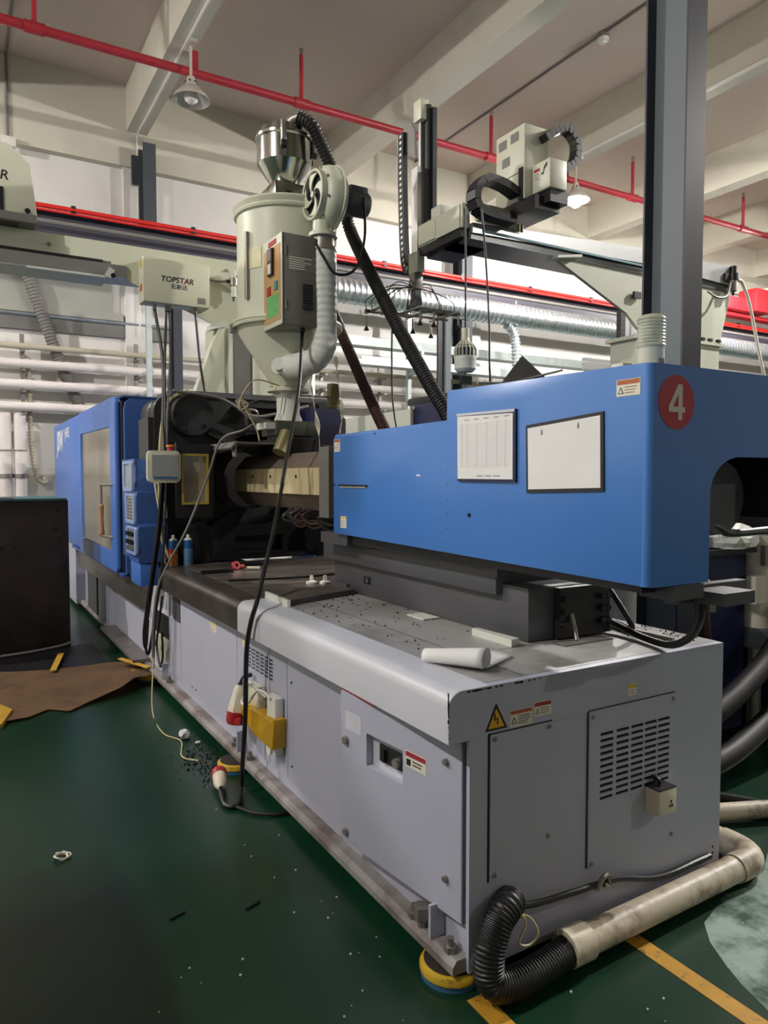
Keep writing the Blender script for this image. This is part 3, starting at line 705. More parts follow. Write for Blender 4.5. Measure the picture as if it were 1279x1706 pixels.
arch = [(2.032, 1.272), (2.032, 1.55)]+[(2.182-.15*math.cos(math.pi/2*k/8), 1.55+.115*math.sin(math.pi/2*k/8)) for k in range(1, 9)]+[(2.45, 1.665), (2.45, 1.93), (2.42, 1.93)]
endp = [(IX0+.02, 1.272), (IX0+.02, 1.9345), (IX1, 1.9345), (IX1, 1.665)]+[(2.182-.15*math.sin(math.pi/2*k/8), 1.55+.115*math.cos(math.pi/2*k/8)) for k in range(0, 9)]+[(2.032, 1.272)]
cu = holed('end_cover', [endp], 1.437, 1.452, 'Y', 'blue_cover', inj)
# motor in the opening
m = cyl('drive_motor', (2.25, 1.62, 1.53), (2.25, 2.0, 1.53), .138, 'cast_black', inj, seg=40)
cyl('motor_cap', (2.25, 1.55, 1.53), (2.25, 1.62, 1.53), .125, 'slide_grey', m, r1=.138, seg=40)
cyl('motor_shaft', (2.37, 1.64, 1.50), (2.62, 1.64, 1.50), .04, 'cast_black', m, seg=16)
tube('motor_cable', [(2.06, 1.62, 1.44), (2.16, 1.58, 1.445), (2.24, 1.56, 1.43), (2.33, 1.56, 1.405), (2.6, 1.56, 1.41)], .014, 'rubber_black', inj)
tube('rod', [(2.18, 1.66, 1.655), (2.7, 1.66, 1.655)], .008, 'aluminium', inj, smooth=False); tube('rod', [(2.19, 1.66, 1.64), (2.7, 1.66, 1.64)], .006, 'aluminium', inj, smooth=False)
box('inner_dark_panel', 2.0, 2.42, 2.05, 2.10, 1.36, 1.8, 'dark_void', inj)
box('inner_dark_panel', 2.03, 2.42, 1.72, 2.05, 1.36, 1.40, 'cast_black', inj); box('inner_dark_panel', 2.42, 2.431, 1.47, 2.1, 1.46, 1.90, 'dark_void', inj)  # far dark panel added so the blue cover's inside looks shaded
# round sign
sg = cyl('number_sign', (1.863, 1.437, 1.824), (1.863, 1.4355, 1.824), .081, 'sign_red', inj, seg=48)
q4 = lambda P: [(1.825+a*.078, 1.771+b*.107) for a, b in P]
holed('sign_digit', [q4([(.80, 0), (.80, .22), (.97, .22), (.97, .37), (.80, .37), (.80, 1), (.55, 1), (.02, .38), (.02, .22), (.57, .22), (.57, 0)]), q4([(.57, .37), (.57, .74), (.25, .37)])], 1.4345, 1.4355, 'Y', 'sign_digit', sg)
# cover details: slot, screws, labels
sl = facebox('slot_handle', 'X', IX0, 3.12, 3.44, 1.552, 1.562, 0, .002, 'dark_void', inj)
facebox('slot_edge', 'X', IX0, 3.14, 3.42, 1.546, 1.552, 0, .005, 'aluminium', sl)
for z in (1.63, 1.57, 1.51, 1.45, 1.39, 1.33): screw('X', IX0, 2.45, z, inj, .004, 'bolt_steel')
screw('X', IX0, 2.30, 1.45, inj, .009, 'plastic_black'); screw('X', IX0, 3.05, 1.81, inj, .005, 'plastic_black'); screw('X', IX0, 3.485, 1.56, inj, .006, 'plastic_black')
facebox('scraped_spot', 'X', IX0, 2.655, 2.685, 1.605, 1.612, 0, .0006, 'text_white', inj)
sticker('warning_label', 'X', IX0, 1.475, 1.565, 1.845, 1.895, 'label_orange', inj, 3, headfrac=.3)
sticker('warning_label', 'X', IX0, 3.42, 3.485, 1.735, 1.80, 'label_orange', inj, 3)
sticker('caution_label', 'X', IX0, 3.35, 3.415, 1.335, 1.395, 'label_yellow', inj, 3, False)
# barrel with octagonal heater cover
bx_, bz_ = 2.11, 1.575
def octo(h, w, c): return [(bx_-w, bz_-c), (bx_-w, bz_+c), (bx_-w+.09, bz_+h), (bx_+w-.09, bz_+h), (bx_+w, bz_+c), (bx_+w, bz_-c), (bx_+w-.09, bz_-h), (bx_-w+.09, bz_-h)]
box('heater_side', bx_-.182, bx_-.175, 3.98, 5.60, bz_-.085, bz_+.085, 'barrel_beige', inj)
prism('heater_cover', octo(.19, .175, .085), 3.96, 5.62, 'Y', 'barrel_top', inj)
for y in (4.4, 4.85, 5.2): cyl('heater_terminal', (bx_-.182, y, bz_+.03), (bx_-.186, y, bz_+.03), .012, 'rubber_black', inj, seg=10)
cyl('nozzle', (bx_, 5.62, bz_), (bx_, 6.0, bz_), .09, 'cast_black', inj, r1=.05, seg=20)
box('barrel_flange', 1.86, 2.36, 3.56, 3.66, 1.30, 1.80, 'slide_grey', inj)
box('barrel_bracket', 1.88, 1.93, 3.82, 3.95, 1.36, 1.78, 'sheet_grey', inj)
box('barrel_block', 1.93, 2.30, 3.66, 3.97, 1.36, 1.79, 'cast_black', inj)
# feed throat block under the hopper
box('feed_block', 1.95, 2.27, 4.72, 5.10, 1.76, 1.87, 'cast_black', inj)
random.seed(9)
for k in range(10):
    y0 = random.uniform(3.85, 4.6); tube('heater_wire', [(1.95, y0, 1.40), (1.90, y0+.05, 1.36+random.uniform(-.03, .02)), (1.88, y0-.15, 1.31+random.uniform(-.03, .03)), (1.93, y0-.3, 1.33)], .006, 'rubber_black' if k % 3 else 'hose_brown', inj, seg=5, n=5)
# ================================================================ fixed platen
pl = thing('fixed_platen', 'black cast iron platen with round tie bar caps behind the barrel', 'machine', (2.11, 5.8, .953))
rim = [(1.30, .955), (1.30, 2.10)]+[(1.42-.12*math.cos(math.pi/2*k/5), 2.10+.12*math.sin(math.pi/2*k/5)) for k in range(1, 6)]+[(2.80, 2.22), (2.92, 2.10), (2.92, .955)]
nozz = circ(2.11, 1.58, .40, 36)
pockTop = [(1.78, 2.02), (2.44, 2.02), (2.34, 2.16), (1.90, 2.16)]
pockL = [(1.60, 1.20), (1.76, 1.28), (1.80, 1.22), (1.72, 1.15), (1.62, 1.15)]
pockBig = [(1.92, 1.00), (2.34, 1.00), (2.34, 1.13), (1.92, 1.13)]
holed('platen_face', [rim, nozz, pockTop, pockL, pockBig], 5.60, 5.72, 'Y', 'cast_black', pl)
holed('platen_body', [rim, circ(2.11, 1.58, .24, 30)], 5.72, 6.05, 'Y', 'cast_black', pl)
lathe('nozzle_cone', [(.40, 0), (.37, .0), (.25, .20), (.24, .4)], (2.11, 5.62, 1.58), 'cast_black', pl, axis=(0, 1, 0), seg=36)
for (x, z) in ((1.565, 2.07), (1.60, 1.09), (2.62, 1.10), (2.64, 2.07)):
    c = cyl('tie_bar_cap', (x, 5.60, z), (x, 5.47, z), .165, 'cast_black', pl, r1=.155, seg=40)
    for k in range(5):
        a = .6+k*2*math.pi/5
        cyl('cap_bolt', (x+.125*math.cos(a), 5.47, z+.125*math.sin(a)), (x+.125*math.cos(a), 5.455, z+.125*math.sin(a)), .018, 'plastic_black', c, seg=8)
for (a, b) in (((1.70, 1.96), (1.94, 1.84)), ((2.50, 1.96), (2.28, 1.84)), ((1.72, 1.2), (1.9, 1.32))):
    dx, dz = b[0]-a[0], b[1]-a[1]; l = math.hypot(dx, dz); nx, nz = -dz/l*.03, dx/l*.03
    prism('rib', [(a[0]-nx, a[1]-nz), (a[0]+nx, a[1]+nz), (b[0]+nx, b[1]+nz), (b[0]-nx, b[1]-nz)], 5.52, 5.60, 'Y', 'cast_black', pl)
box('top_bar', 1.42, 2.86, 5.58, 6.0, 2.221, 2.262, 'slide_grey', pl)
box('foot_block', 1.34, 2.9, 5.50, 5.72, .953, .985, 'cast_black', pl)
tube('lifting_eye', [(2.02, 5.58, 2.02), (2.0, 5.53, 2.12), (2.08, 5.52, 2.12), (2.12, 5.57, 2.0)], .012, 'bolt_steel', pl)
box('pipe_block', 2.40, 2.66, 5.2, 5.55, 1.85, 2.14, 'blue_navy', pl)
tube('platen_hose', [(1.40, 5.44, 2.24), (1.75, 5.42, 2.20), (2.0, 5.42, 2.08), (2.2, 5.42, 2.1), (2.5, 5.45, 2.18)], .012, 'wire_grey', pl)
tube('platen_hose', [(1.52, 5.46, 2.25), (1.37, 5.44, 2.16), (1.31, 5.42, 1.95), (1.29, 5.42, 1.6), (1.29, 5.4, 1.2), (1.36, 5.4, .98)], .012, 'wire_cream', pl)
box('left_duct', 1.26, 1.30, 5.62, 5.95, .96, 2.05, 'cast_black', pl)
# purge guard: window door and roof sheet
pg = thing('purge_guard', 'black framed purge guard window with yellow seal beside the barrel', 'guard', (1.48, 5.2, 1.3))
holed('window_frame', [[(1.352, 1.31), (1.352, 1.845), (1.60, 1.835), (1.61, 1.31)], [(1.387, 1.405), (1.387, 1.765), (1.58, 1.765), (1.58, 1.405)]], 5.18, 5.22, 'Y', 'plastic_black', pg)
holed('seal', [[(1.387, 1.405), (1.387, 1.768), (1.582, 1.768), (1.582, 1.405)], [(1.402, 1.42), (1.402, 1.752), (1.566, 1.752), (1.566, 1.42)]], 5.172, 5.20, 'Y', 'seal_yellow', pg)
box('pane', 1.39, 1.58, 5.198, 5.205, 1.41, 1.765, 'mirror_pane', pg)
prism('roof_sheet', [(1.62, 1.80), (1.66, 1.845), (2.44, 1.835), (2.44, 1.825), (1.665, 1.832), (1.63, 1.79)], 4.80, 5.56, 'Y', 'sheet_grey', pg)
prism('roof_lip', [(4.80, 1.83), (4.80, 1.74), (4.86, 1.74), (4.88, 1.79), (5.5, 1.76), (5.55, 1.83)], 1.655, 1.665, 'X', 'sheet_grey', pg)
box('hinge_post', 1.60, 1.63, 5.2, 5.56, 1.31, 1.83, 'plastic_black', pg)

# ================================================================ blue clamping guard
GX = 1.20
gd = thing('clamping_guard', 'blue sheet metal clamping guard with sliding window door at the far left', 'guard', (1.9, 8.7, .78))
door = holed('sliding_door', [rrect(6.42, 8.50, .79, 2.28, .06), [(6.66, .955), (6.66, 2.04), (8.36, 2.06), (8.36, .95)]], GX-.035, GX+.01, 'X', 'blue_guard', gd)
box('window_pane', GX-.02, GX-.008, 6.64, 8.38, .93, 2.08, 'window_pane', door)
cyl('handle_arm', (GX-.03, 6.56, 1.535), (GX-.09, 6.80, 1.535), .012, 'bolt_steel', door, seg=8); cyl('handle_arm', (GX-.03, 6.58, 1.08), (GX-.09, 6.80, 1.08), .012, 'bolt_steel', door, seg=8)
cyl('handle_bar', (GX-.09, 6.80, 1.54), (GX-.09, 6.80, 1.36), .011, 'bolt_steel', door, seg=10)
lathe('handle_grip', [(.011, 0), (.022, .01), (.026, .03), (.02, .06), (.018, .16), (.02, .22), (.024, .27), (.011, .285)], (GX-.09, 6.80, 1.08), 'copper_handle', door, seg=16)
box('seal_gap', GX+.011, GX+.03, 6.36, 6.50, .80, 2.24, 'dark_void', gd)
prism('end_post', [(1.222, .77), (1.222, 2.16), (1.235, 2.225), (1.27, 2.255), (1.46, 2.255), (1.46, .77)], 6.30, 6.36, 'Y', 'blue_panel', gd)
box('rear_cover', GX+.005, GX+.03, 8.50, 11.05, .80, 2.30, 'blue_guard', gd, bev=.008)
prism('roof', [(GX+.012, 2.275), (GX+.06, 2.30), (3.0, 2.30), (3.0, 2.28), (GX+.06, 2.285), (GX+.02, 2.265)], 6.52, 11.05, 'Y', 'blue_guard', gd)
box('far_wall', 2.98, 3.0, 6.4, 11.05, .8, 2.28, 'blue_guard', gd)
box('end_wall', GX+.01, 3.0, 11.02, 11.05, .8, 2.28, 'blue_guard', gd)
box('mould', 1.55, 2.7, 6.5, 8.4, .95, 2.1, 'block_black', gd)
box('sill_strip', GX-.01, GX+.04, 6.3, 9.4, .765, .79, 'blue_panel', gd)
lg = text('maker_logo', 'JSW', .36, 10.42, 2.06, 'X', GX+.003, 'text_white', gd, sx=.95, shear=.1, bold=.03)
text('model_name', 'J450E', .17, 9.72, 2.14, 'X', GX+.003, 'text_white', lg, sx=1.1)
# operator panel on the guard end post
hm = thing('operator_panel', 'stepped blue operator panel with screen, keypad and push buttons', 'control panel', (1.23, 5.8, .80))
hb = prism('housing', [(5.55, 1.735), (6.0, 1.735), (6.0, .99), (5.44, .99), (5.42, 1.24), (5.47, 1.26), (5.46, 1.49), (5.53, 1.50)], 1.14, 1.345, 'X', 'blue_panel', hm)
for (nm, y0, y1, z0, z1, mm) in (('screen_bezel', 5.53, 5.86, 1.495, 1.72, 'screen_grey'), ('keypad_bezel', 5.47, 5.79, 1.255, 1.48, 'key_grey'), ('button_bezel', 5.43, 5.77, 1.03, 1.235, 'screen_grey')):
    b = holed(nm, [rrect(y0, y1, z0, z1, .025), rrect(y0+.05, y1-.05, z0+.02, z1-.02, .012)], 1.115, 1.145, 'X', 'blue_bezel', hm)
    box('display' if nm[0] == 's' else 'keypad_plate' if nm[0] == 'k' else 'button_plate', 1.125, 1.14, y0+.045, y1-.045, z0+.015, z1-.015, mm, b)
    if nm[0] == 'k':
        for i in range(4):
            for j in range(7): box('key', 1.118, 1.125, y0+.065+i*.052, y0+.1+i*.052, z0+.03+j*.024, z0+.046+j*.024, 'wire_grey', b)
    if nm[0] == 'b':
        for i in range(4):
            for j in range(2): cyl('push_button', (1.125, y0+.075+i*.062, z0+.09+j*.06), (1.10, y0+.075+i*.062, z0+.09+j*.06), .017, 'plastic_black', b, seg=10)
        for i in range(4): cyl('push_button', (1.125, y0+.075+i*.062, z0+.045), (1.10, y0+.075+i*.062, z0+.045), .016, 'bolt_steel', b, seg=10)
box('pedestal', 1.15, 1.285, 5.45, 5.78, .80, .975, 'blue_guard', hm, bev=.008)
box('pedestal_cap', 1.14, 1.295, 5.44, 5.79, .975, .99, 'blue_panel', hm)
box('back_plate', 1.29, 1.345, 5.52, 5.9, .80, 1.0, 'blue_panel', hm)
s = box('note_card', 1.30, 1.34, 5.415, 5.42, 1.30, 1.42, 'label_white', hm); s2 = box('note_card', 1.26, 1.31, 5.415, 5.42, 1.55, 1.66, 'label_white', hm)

# ================================================================ robot teach pendant
tp = thing('teach_pendant', 'beige handheld robot teach pendant hanging beside the purge guard window', 'controller', (1.25, 5.15, 1.56))
prism('housing', rrect(1.142, 1.368, 1.562, 1.785, .03), 5.13, 5.17, 'Y', 'cream_metal', tp, bev=.008)
box('display', 1.172, 1.352, 5.124, 5.131, 1.605, 1.755, 'screen_grey', tp)
box('display_strip', 1.18, 1.345, 5.122, 5.131, 1.59, 1.60, 'can_blue', tp)
cyl('emergency_stop', (1.305, 5.15, 1.785), (1.305, 5.15, 1.812), .022, 'plug_red', tp, seg=16)
cyl('emergency_stop_cap', (1.305, 5.15, 1.812), (1.305, 5.15, 1.826), .032, 'can_orange', tp, seg=16)

# ================================================================ hopper dryer
DX, DY = 2.10, 4.93
dr = thing('hopper_dryer', 'cream hopper dryer drum with cone, blower and control box on the barrel', 'dryer', (DX, DY, 1.87))
lathe('drum', [(.355, 2.70), (.355, 3.42), (.372, 3.425), (.378, 3.44), (.372, 3.45), (.365, 3.455), (.375, 3.47), (.382, 3.485), (.37, 3.50), (.10, 3.53), (0, 3.53)], (DX, DY, 0), 'robot_cream', dr, seg=56)
lathe('clamp_ring', [(.355, 2.655), (.392, 2.655), (.396, 2.668), (.388, 2.676), (.396, 2.684), (.392, 2.70), (.355, 2.705)], (DX, DY, 0), 'robot_cream', dr, seg=56)
lathe('cone', [(.36, 2.66), (.35, 2.62), (.13, 2.28), (.115, 2.24)], (DX, DY, 0), 'robot_cream', dr, seg=56)
lathe('bottom_flange', [(.05, 2.215), (.15, 2.215), (.15, 2.24), (.05, 2.24)], (DX, DY, 0), 'cream_metal', dr, seg=32)
for k in range(6): cyl('flange_bolt', (DX+.128*math.cos(k*1.05), DY+.128*math.sin(k*1.05), 2.24), (DX+.128*math.cos(k*1.05), DY+.128*math.sin(k*1.05), 2.252), .011, 'bolt_steel', dr, seg=6)
lathe('neck', [(.085, 2.215), (.082, 2.06), (.10, 2.02), (.10, 2.0)], (DX, DY, 0), 'white_frost', dr, seg=28)
g = box('slide_gate', DX-.15, DX+.17, DY-.14, DY+.14, 1.895, 2.0, 'gate_green', dr, bev=.006)
box('gate_plate', DX-.22, DX-.15, DY-.12, DY+.06, 1.94, 1.985, 'white_frost', g)
box('gate_base', DX-.12, DX+.13, DY-.11, DY+.11, 1.87, 1.895, 'gate_green', g)
tube('gate_handle', [(DX-.15, DY-.05, 1.99), (DX-.32, DY-.06, 2.02), (DX-.40, DY-.05, 2.12), (DX-.36, DY-.02, 2.13), (DX-.30, DY-.03, 2.05)], .012, 'bolt_steel', g)
cyl('drain_spout', (DX-.09, DY-.19, 1.91), (DX-.165, DY-.23, 1.77), .05, 'brass_dull', dr, seg=20)
box('stay_bar', DX+.10, DX+.36, DY-.012, DY+.012, 2.19, 2.205, 'bolt_steel', dr)
box('stay_block', DX+.33, DX+.40, DY-.03, DY+.03, 2.12, 2.30, 'brass_dull', dr)
for (a, z) in ((-1.9, 2.62), (2.9, 2.62)): box('ring_clasp', DX+.39*math.cos(a)-.02, DX+.39*math.cos(a)+.02, DY+.39*math.sin(a)-.02, DY+.39*math.sin(a)+.02, z, z+.06, 'bolt_steel', dr)
cyl('sight_pipe', (DX-.345, DY-.115, 3.27), (DX-.345, DY-.115, 2.82), .018, 'bolt_steel', dr, seg=10)
# door plate on the drum
bm = bmesh.new()
for i in range(10):
    a0, a1 = math.radians(188+i*3), math.radians(191+i*3); r = .3585
    bm.faces.new([bm.verts.new((DX+r*math.cos(a), DY+r*math.sin(a), z)) for a, z in ((a0, 3.02), (a1, 3.02), (a1, 3.16), (a0, 3.16))])
obj('notice_sheet', bm, 'notice_cream', dr)
# control box
cb = box('control_box', 1.835, 2.075, 4.385, 4.72, 2.585, 3.165, 'box_olive', dr, bev=.006)
for (z0, z1) in ((3.02, 3.09), (2.68, 2.75)): box('box_hinge', 1.85, 1.86, 4.38, 4.386, z0, z1, 'bolt_steel', cb)
fp = box('control_panel', 1.828, 1.836, 4.38, 4.70, 2.585, 3.165, 'cream_metal', dr, bev=.003)
box('panel_face', 1.825, 1.829, 4.40, 4.68, 2.62, 3.10, 'panel_gold', fp)
box('maker_strip', 1.824, 1.829, 4.47, 4.60, 3.115, 3.145, 'label_red', fp)
d_ = box('temperature_display', 1.806, 1.826, 4.50, 4.58, 2.92, 3.09, 'plastic_black', fp)
box('display', 1.805, 1.807, 4.515, 4.57, 3.01, 3.08, 'wire_grey', d_); box('display', 1.805, 1.807, 4.515, 4.57, 2.93, 2.995, 'white_plastic', d_)
box('rocker_switch', 1.818, 1.826, 4.56, 4.615, 2.80, 2.855, 'plug_red', fp); box('rocker_switch', 1.818, 1.826, 4.44, 4.49, 2.815, 2.87, 'block_teal', fp)
box('instruction_panel', 1.824, 1.826, 4.43, 4.62, 2.65, 2.79, 'panel_green', fp)
s = box('instruction_label', 1.87, 2.06, 4.3835, 4.385, 2.93, 3.03, 'wire_grey', cb)
bm = bmesh.new()
for k in range(6): addbox(bm, 1.88, 1.97+random.uniform(0, .08), 4.3828, 4.3836, 2.942+k*.014, 2.948+k*.014)
obj('label_text', bm, 'label_white', s)
for k in range(9): box('louvre', 1.975, 2.045, 4.374, 4.386, 2.69+k*.019, 2.70+k*.019, 'plastic_black', cb)
tube('gland', [(2.0, 4.45, 2.59), (2.0, 4.45, 2.555)], .018, 'plastic_black', cb, smooth=False)
# blower: housing with axis along x, intake grille, motor
BX, BY, BZ = 2.19, 4.43, 3.455
bl = lathe('blower_housing', [(0, -.09), (.10, -.09), (.105, -.09), (.16, -.085), (.19, -.06), (.20, -.03), (.20, .015), (.208, .02), (.208, .03), (.19, .035), (.17, .06), (.10, .08), (0, .08)], (BX, BY, BZ), 'robot_cream', dr, axis=(1, 0, 0), seg=44)
lathe('intake_collar', [(.15, -.08), (.160, -.09), (.160, -.125), (.150, -.13), (.142, -.125), (.142, -.09)], (BX, BY, BZ), 'robot_cream', bl, axis=(1, 0, 0), seg=40)
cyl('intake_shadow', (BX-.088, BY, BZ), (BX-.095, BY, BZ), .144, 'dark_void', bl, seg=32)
for k in range(4):
    a0 = k*math.pi/2+.5; pts = []
    for i in range(9):
        t = i/8; a = a0+.75*t; r = .012+.134*t; pts.append((BY+r*math.cos(a), BZ+r*math.sin(a)))
    for i in range(9):
        t = 1-i/8; a = a0+.85*t+.85*t; r = .012+.134*t; pts.append((BY+r*math.cos(a), BZ+r*math.sin(a)))
    prism('intake_blade', pts, BX-.118, BX-.110, 'X', 'robot_cream', bl)
cyl('intake_hub', (BX-.125, BY, BZ), (BX-.108, BY, BZ), .02, 'robot_cream', bl, seg=16)
for k in range(8): cyl('housing_screw', (BX-.08, BY+.172*math.cos(k*.785+.3), BZ+.172*math.sin(k*.785+.3)), (BX-.09, BY+.172*math.cos(k*.785+.3), BZ+.172*math.sin(k*.785+.3)), .008, 'bolt_steel', bl, seg=8)
mo = lathe('blower_motor', [(0, .08), (.098, .08), (.098, .10), (.085, .105), (.085, .27), (.075, .285), (0, .285)], (BX, BY, BZ), 'slide_grey', dr, axis=(1, 0, 0), seg=24)
for k in range(16): a = k*math.pi/8; box('cooling_fin', BX+.105, BX+.13, BY+.09*math.cos(a)-.006, BY+.09*math.cos(a)+.006, BZ+.09*math.sin(a)-.006, BZ+.09*math.sin(a)+.006, 'slide_grey', mo)
box('terminal_box', BX+.13, BX+.27, BY-.06, BY+.03, BZ+.05, BZ+.105, 'slide_grey', mo, bev=.015)
tube('motor_lead', [(BX+.22, BY-.08, BZ+.02), (BX+.22, BY-.09, BZ-.25), (BX+.14, BY-.1, BZ-.47), (BX+.0, BY-.1, BZ-.52), (BX-.08, BY-.08, BZ-.42), (BX-.12, BY-.05, BZ-.33)], .009, 'rubber_black', dr)
tube('blower_outlet', [(BX-.05, BY, BZ-.12), (BX-.055, BY, BZ-.25)], .062, 'robot_cream', dr, seg=16, smooth=False)
PX = BX-.045
lathe('pipe_flange', [(.05, -.012), (.095, -.012), (.095, .012), (.05, .012)], (PX, BY, 3.20), 'robot_cream', dr, seg=28)
lathe('pipe_flange', [(.05, -.012), (.09, -.012), (.09, .012), (.05, .012)], (PX, BY, 3.11), 'bolt_steel', dr, seg=28)
lathe('heater_tube', [(.072, 2.99), (.072, 3.2)], (PX, BY, 0), 'bolt_steel', dr, seg=24)
tube('wrapped_duct', [(PX, BY, 3.12), (PX, BY, 2.9), (PX+.005, BY, 2.62), (PX+.005, BY+.005, 2.49), (PX-.03, BY+.05, 2.40), (PX-.10, BY+.14, 2.36), (PX-.12, BY+.30, 2.37)], .085, 'white_frost', dr, seg=20, rib=(.045, .0016))
lathe('inspection_port', [(.0, -.045), (.042, -.045), (.042, 0), (.06, .002), (.06, .03), (.045, .04), (.045, .12), (0, .12)], (DX-.15, DY-.21, 2.37), 'white_frost', dr, axis=(.6, .8, -.1), seg=24)
# ---------------------------------------------------------------- vacuum loader on top
ld = thing('vacuum_loader', 'polished steel vacuum hopper loader on top of the dryer', 'hopper', (DX, DY, 3.53))
box('loader_base', DX-.14, DX+.15, DY-.13, DY+.13, 3.531, 3.665, 'stainless', ld, bev=.012)
box('base_sensor', DX-.06, DX-.02, DY-.14, DY-.13, 3.57, 3.60, 'plastic_black', ld)
lathe('cone', [(.085, 3.66), (.10, 3.68), (.188, 3.81), (.192, 3.82)], (DX-.015, DY, 0), 'stainless', ld, seg=48)
lathe('body', [(.192, 3.815), (.192, 3.975), (.20, 3.98), (.206, 3.985)], (DX-.015, DY, 0), 'stainless', ld, seg=48)
lathe('lid', [(.207, 3.983), (.208, 4.0), (.18, 4.006), (.175, 4.055), (.16, 4.065), (0, 4.08)], (DX-.015, DY, 0), 'stainless', ld, seg=48)
for a in (-2.0, -2.0+2.09, -2.0-2.09, -.5):
    c, s_ = math.cos(a), math.sin(a)
    cl = box('lid_clip', DX-.015+.21*c-.017, DX-.015+.21*c+.017, DY+.21*s_-.017, DY+.21*s_+.017, 3.91, 4.05, 'bolt_steel', ld, bev=.004)
    box('clip_catch', DX-.015+.207*c-.02, DX-.015+.207*c+.02, DY+.207*s_-.012, DY+.207*s_+.012, 3.875, 3.91, 'plastic_black', cl)
tube('lid_outlet', [(DX-.03, DY-.10, 4.06), (DX-.0, DY-.14, 4.095), (DX+.06, DY-.20, 4.10)], .035, 'bolt_steel', ld, seg=14)
# hoses
tag(tube('vacuum_hose', [(2.12, 4.75, 4.10), (2.19, 4.70, 4.04), (2.26, 4.70, 3.93), (2.355, 4.70, 3.76), (2.46, 4.74, 3.59), (2.58, 4.84, 3.40), (2.60, 4.32, 2.73), (2.60, 3.85, 2.20), (2.60, 3.62, 1.95), (2.60, 3.2, 1.4)], .043, 'hose_black', seg=14, rib=(.024, .0035), n=10),
    'thick black ribbed vacuum hose running from the steel loader down behind the blue cover', 'hose')
h = thing('return_hose', 'dark brown ribbed hose slanting from the dryer down to the blue cover', 'hose', (2.6, 4.4, 1.4))
tube('hose_run', [(2.60, 5.12, 2.79), (2.60, 4.99, 2.633), (2.60, 4.66, 2.235), (2.60, 4.40, 1.937), (2.6, 4.0, 1.5)], .04, 'hose_brown', h, seg=14, rib=(.024, .003))
tube('hose_cuff', [(2.60, 5.26, 2.96), (2.60, 5.14, 2.815), (2.6, 5.10, 2.76)], .05, 'plastic_black', h, seg=14, smooth=False)
# ribbons of torn wrapping tape
def ribbon(pts, w, label, tw=1.2):
    bm = bmesh.new(); P = spline(pts, 8); prev = None
    for i, p in enumerate(P):
        a = tw*i*.35; d = Vector((math.cos(a), -math.sin(a)*.6, 0))*w*(.6+.4*math.sin(i*.5))
        cur = (bm.verts.new(p-d), bm.verts.new(p+d))
        if prev: bm.faces.new((prev[0], prev[1], cur[1], cur[0]))
        prev = cur
    bmesh.ops.solidify(bm, geom=bm.faces[:], thickness=.0015)
    return tag(obj('tape_strip', bm, 'tape_white', smooth=True), label, 'tape', 'torn tape strips')
ribbon([(PX-.06, BY+.08, 2.33), (PX-.05, BY+.07, 2.15), (PX-.045, BY+.0, 1.95), (PX-.05, BY-.05, 1.75), (PX-.06, BY-.1, 1.55), (PX-.07, BY-.12, 1.42)], .018, 'long twisted strip of white tape hanging from the wrapped duct elbow')
ribbon([(PX+.10, BY+.02, 2.42), (PX+.11, BY+.0, 2.25), (PX+.14, BY, 2.05), (PX+.12, BY, 1.9)], .020, 'short strip of white tape hanging beside the blue cover edge')
# ================================================================ robot on this machine
rb = thing('take_out_robot', 'cream take-out robot beam with control box above the platen on the left', 'robot', (1.95, 5.75, 2.262))
RY = 5.75
box('base_column', 1.84, 2.62, RY+.02, RY+.32, 2.27, 2.82, 'robot_cream', rb)
box('column_edge', 1.93, 1.965, RY-.01, RY+.02, 2.27, 2.80, 'white_frost', rb); box('column_edge', 2.135, 2.15, RY-.01, RY+.02, 2.27, 2.80, 'white_frost', rb)
box('column_plate', 1.965, 2.135, RY+.0, RY+.02, 2.27, 2.80, 'sheet_grey', rb)
prism('gusset', [(1.645, 2.27), (1.70, 2.27), (1.90, 2.80), (1.84, 2.80)], RY-.05, RY+.05, 'Y', 'robot_cream', rb)
prism('gusset_sheet', [(1.70, 2.27), (1.929, 2.27), (1.929, 2.80), (1.89, 2.80)], RY+.004, RY+.018, 'Y', 'robot_cream', rb)
prism('gusset_head', [(1.765, 2.765), (1.775, 2.81), (1.90, 2.85), (1.89, 2.80)], RY-.06, RY+.06, 'Y', 'white_frost', rb)
prism('front_beam', [(-3.0, 3.20), (-3.0, 3.34), (2.62, 3.34), (2.62, 2.80), (1.87, 2.80), (1.30, 3.02), (1.04, 3.12), (1.04, 3.20)], RY, RY+.02, 'Y', 'robot_cream', rb)
box('beam_core', -3.0, 2.62, RY+.02, RY+.26, 3.10, 3.33, 'robot_cream', rb)
box('beam_slot', -3.0, .98, RY-.004, RY+.004, 3.178, 3.205, 'dark_void', rb)
box('beam_rail', -3.0, 1.15, RY-.02, RY+.01, 3.085, 3.178, 'aluminium', rb)
box('beam_underside', -3.0, 1.02, RY+.02, RY+.30, 3.085, 3.10, 'robot_cream', rb)
box('rail_lip', .47, 1.0, RY-.03, RY+.01, 3.07, 3.085, 'white_frost', rb)
prism('beam_bracket', [(.985, 3.08), (1.02, 3.15), (1.06, 3.13), (1.03, 3.07)], RY-.04, RY+.06, 'Y', 'white_frost', rb)
cyl('bracket_bolt', (1.045, RY-.045, 3.09), (1.045, RY-.03, 3.09), .018, 'plastic_black', rb, seg=8)
for x in (.62, 1.30, 1.92):
    cyl('beam_bolt', (x, RY, 3.26), (x, RY-.012, 3.26), .013, 'bolt_steel', rb, seg=8)
cbx = box('control_box', 1.235, 1.735, RY-.16, RY, 2.905, 3.235, 'cream_metal', rb, bev=.008)
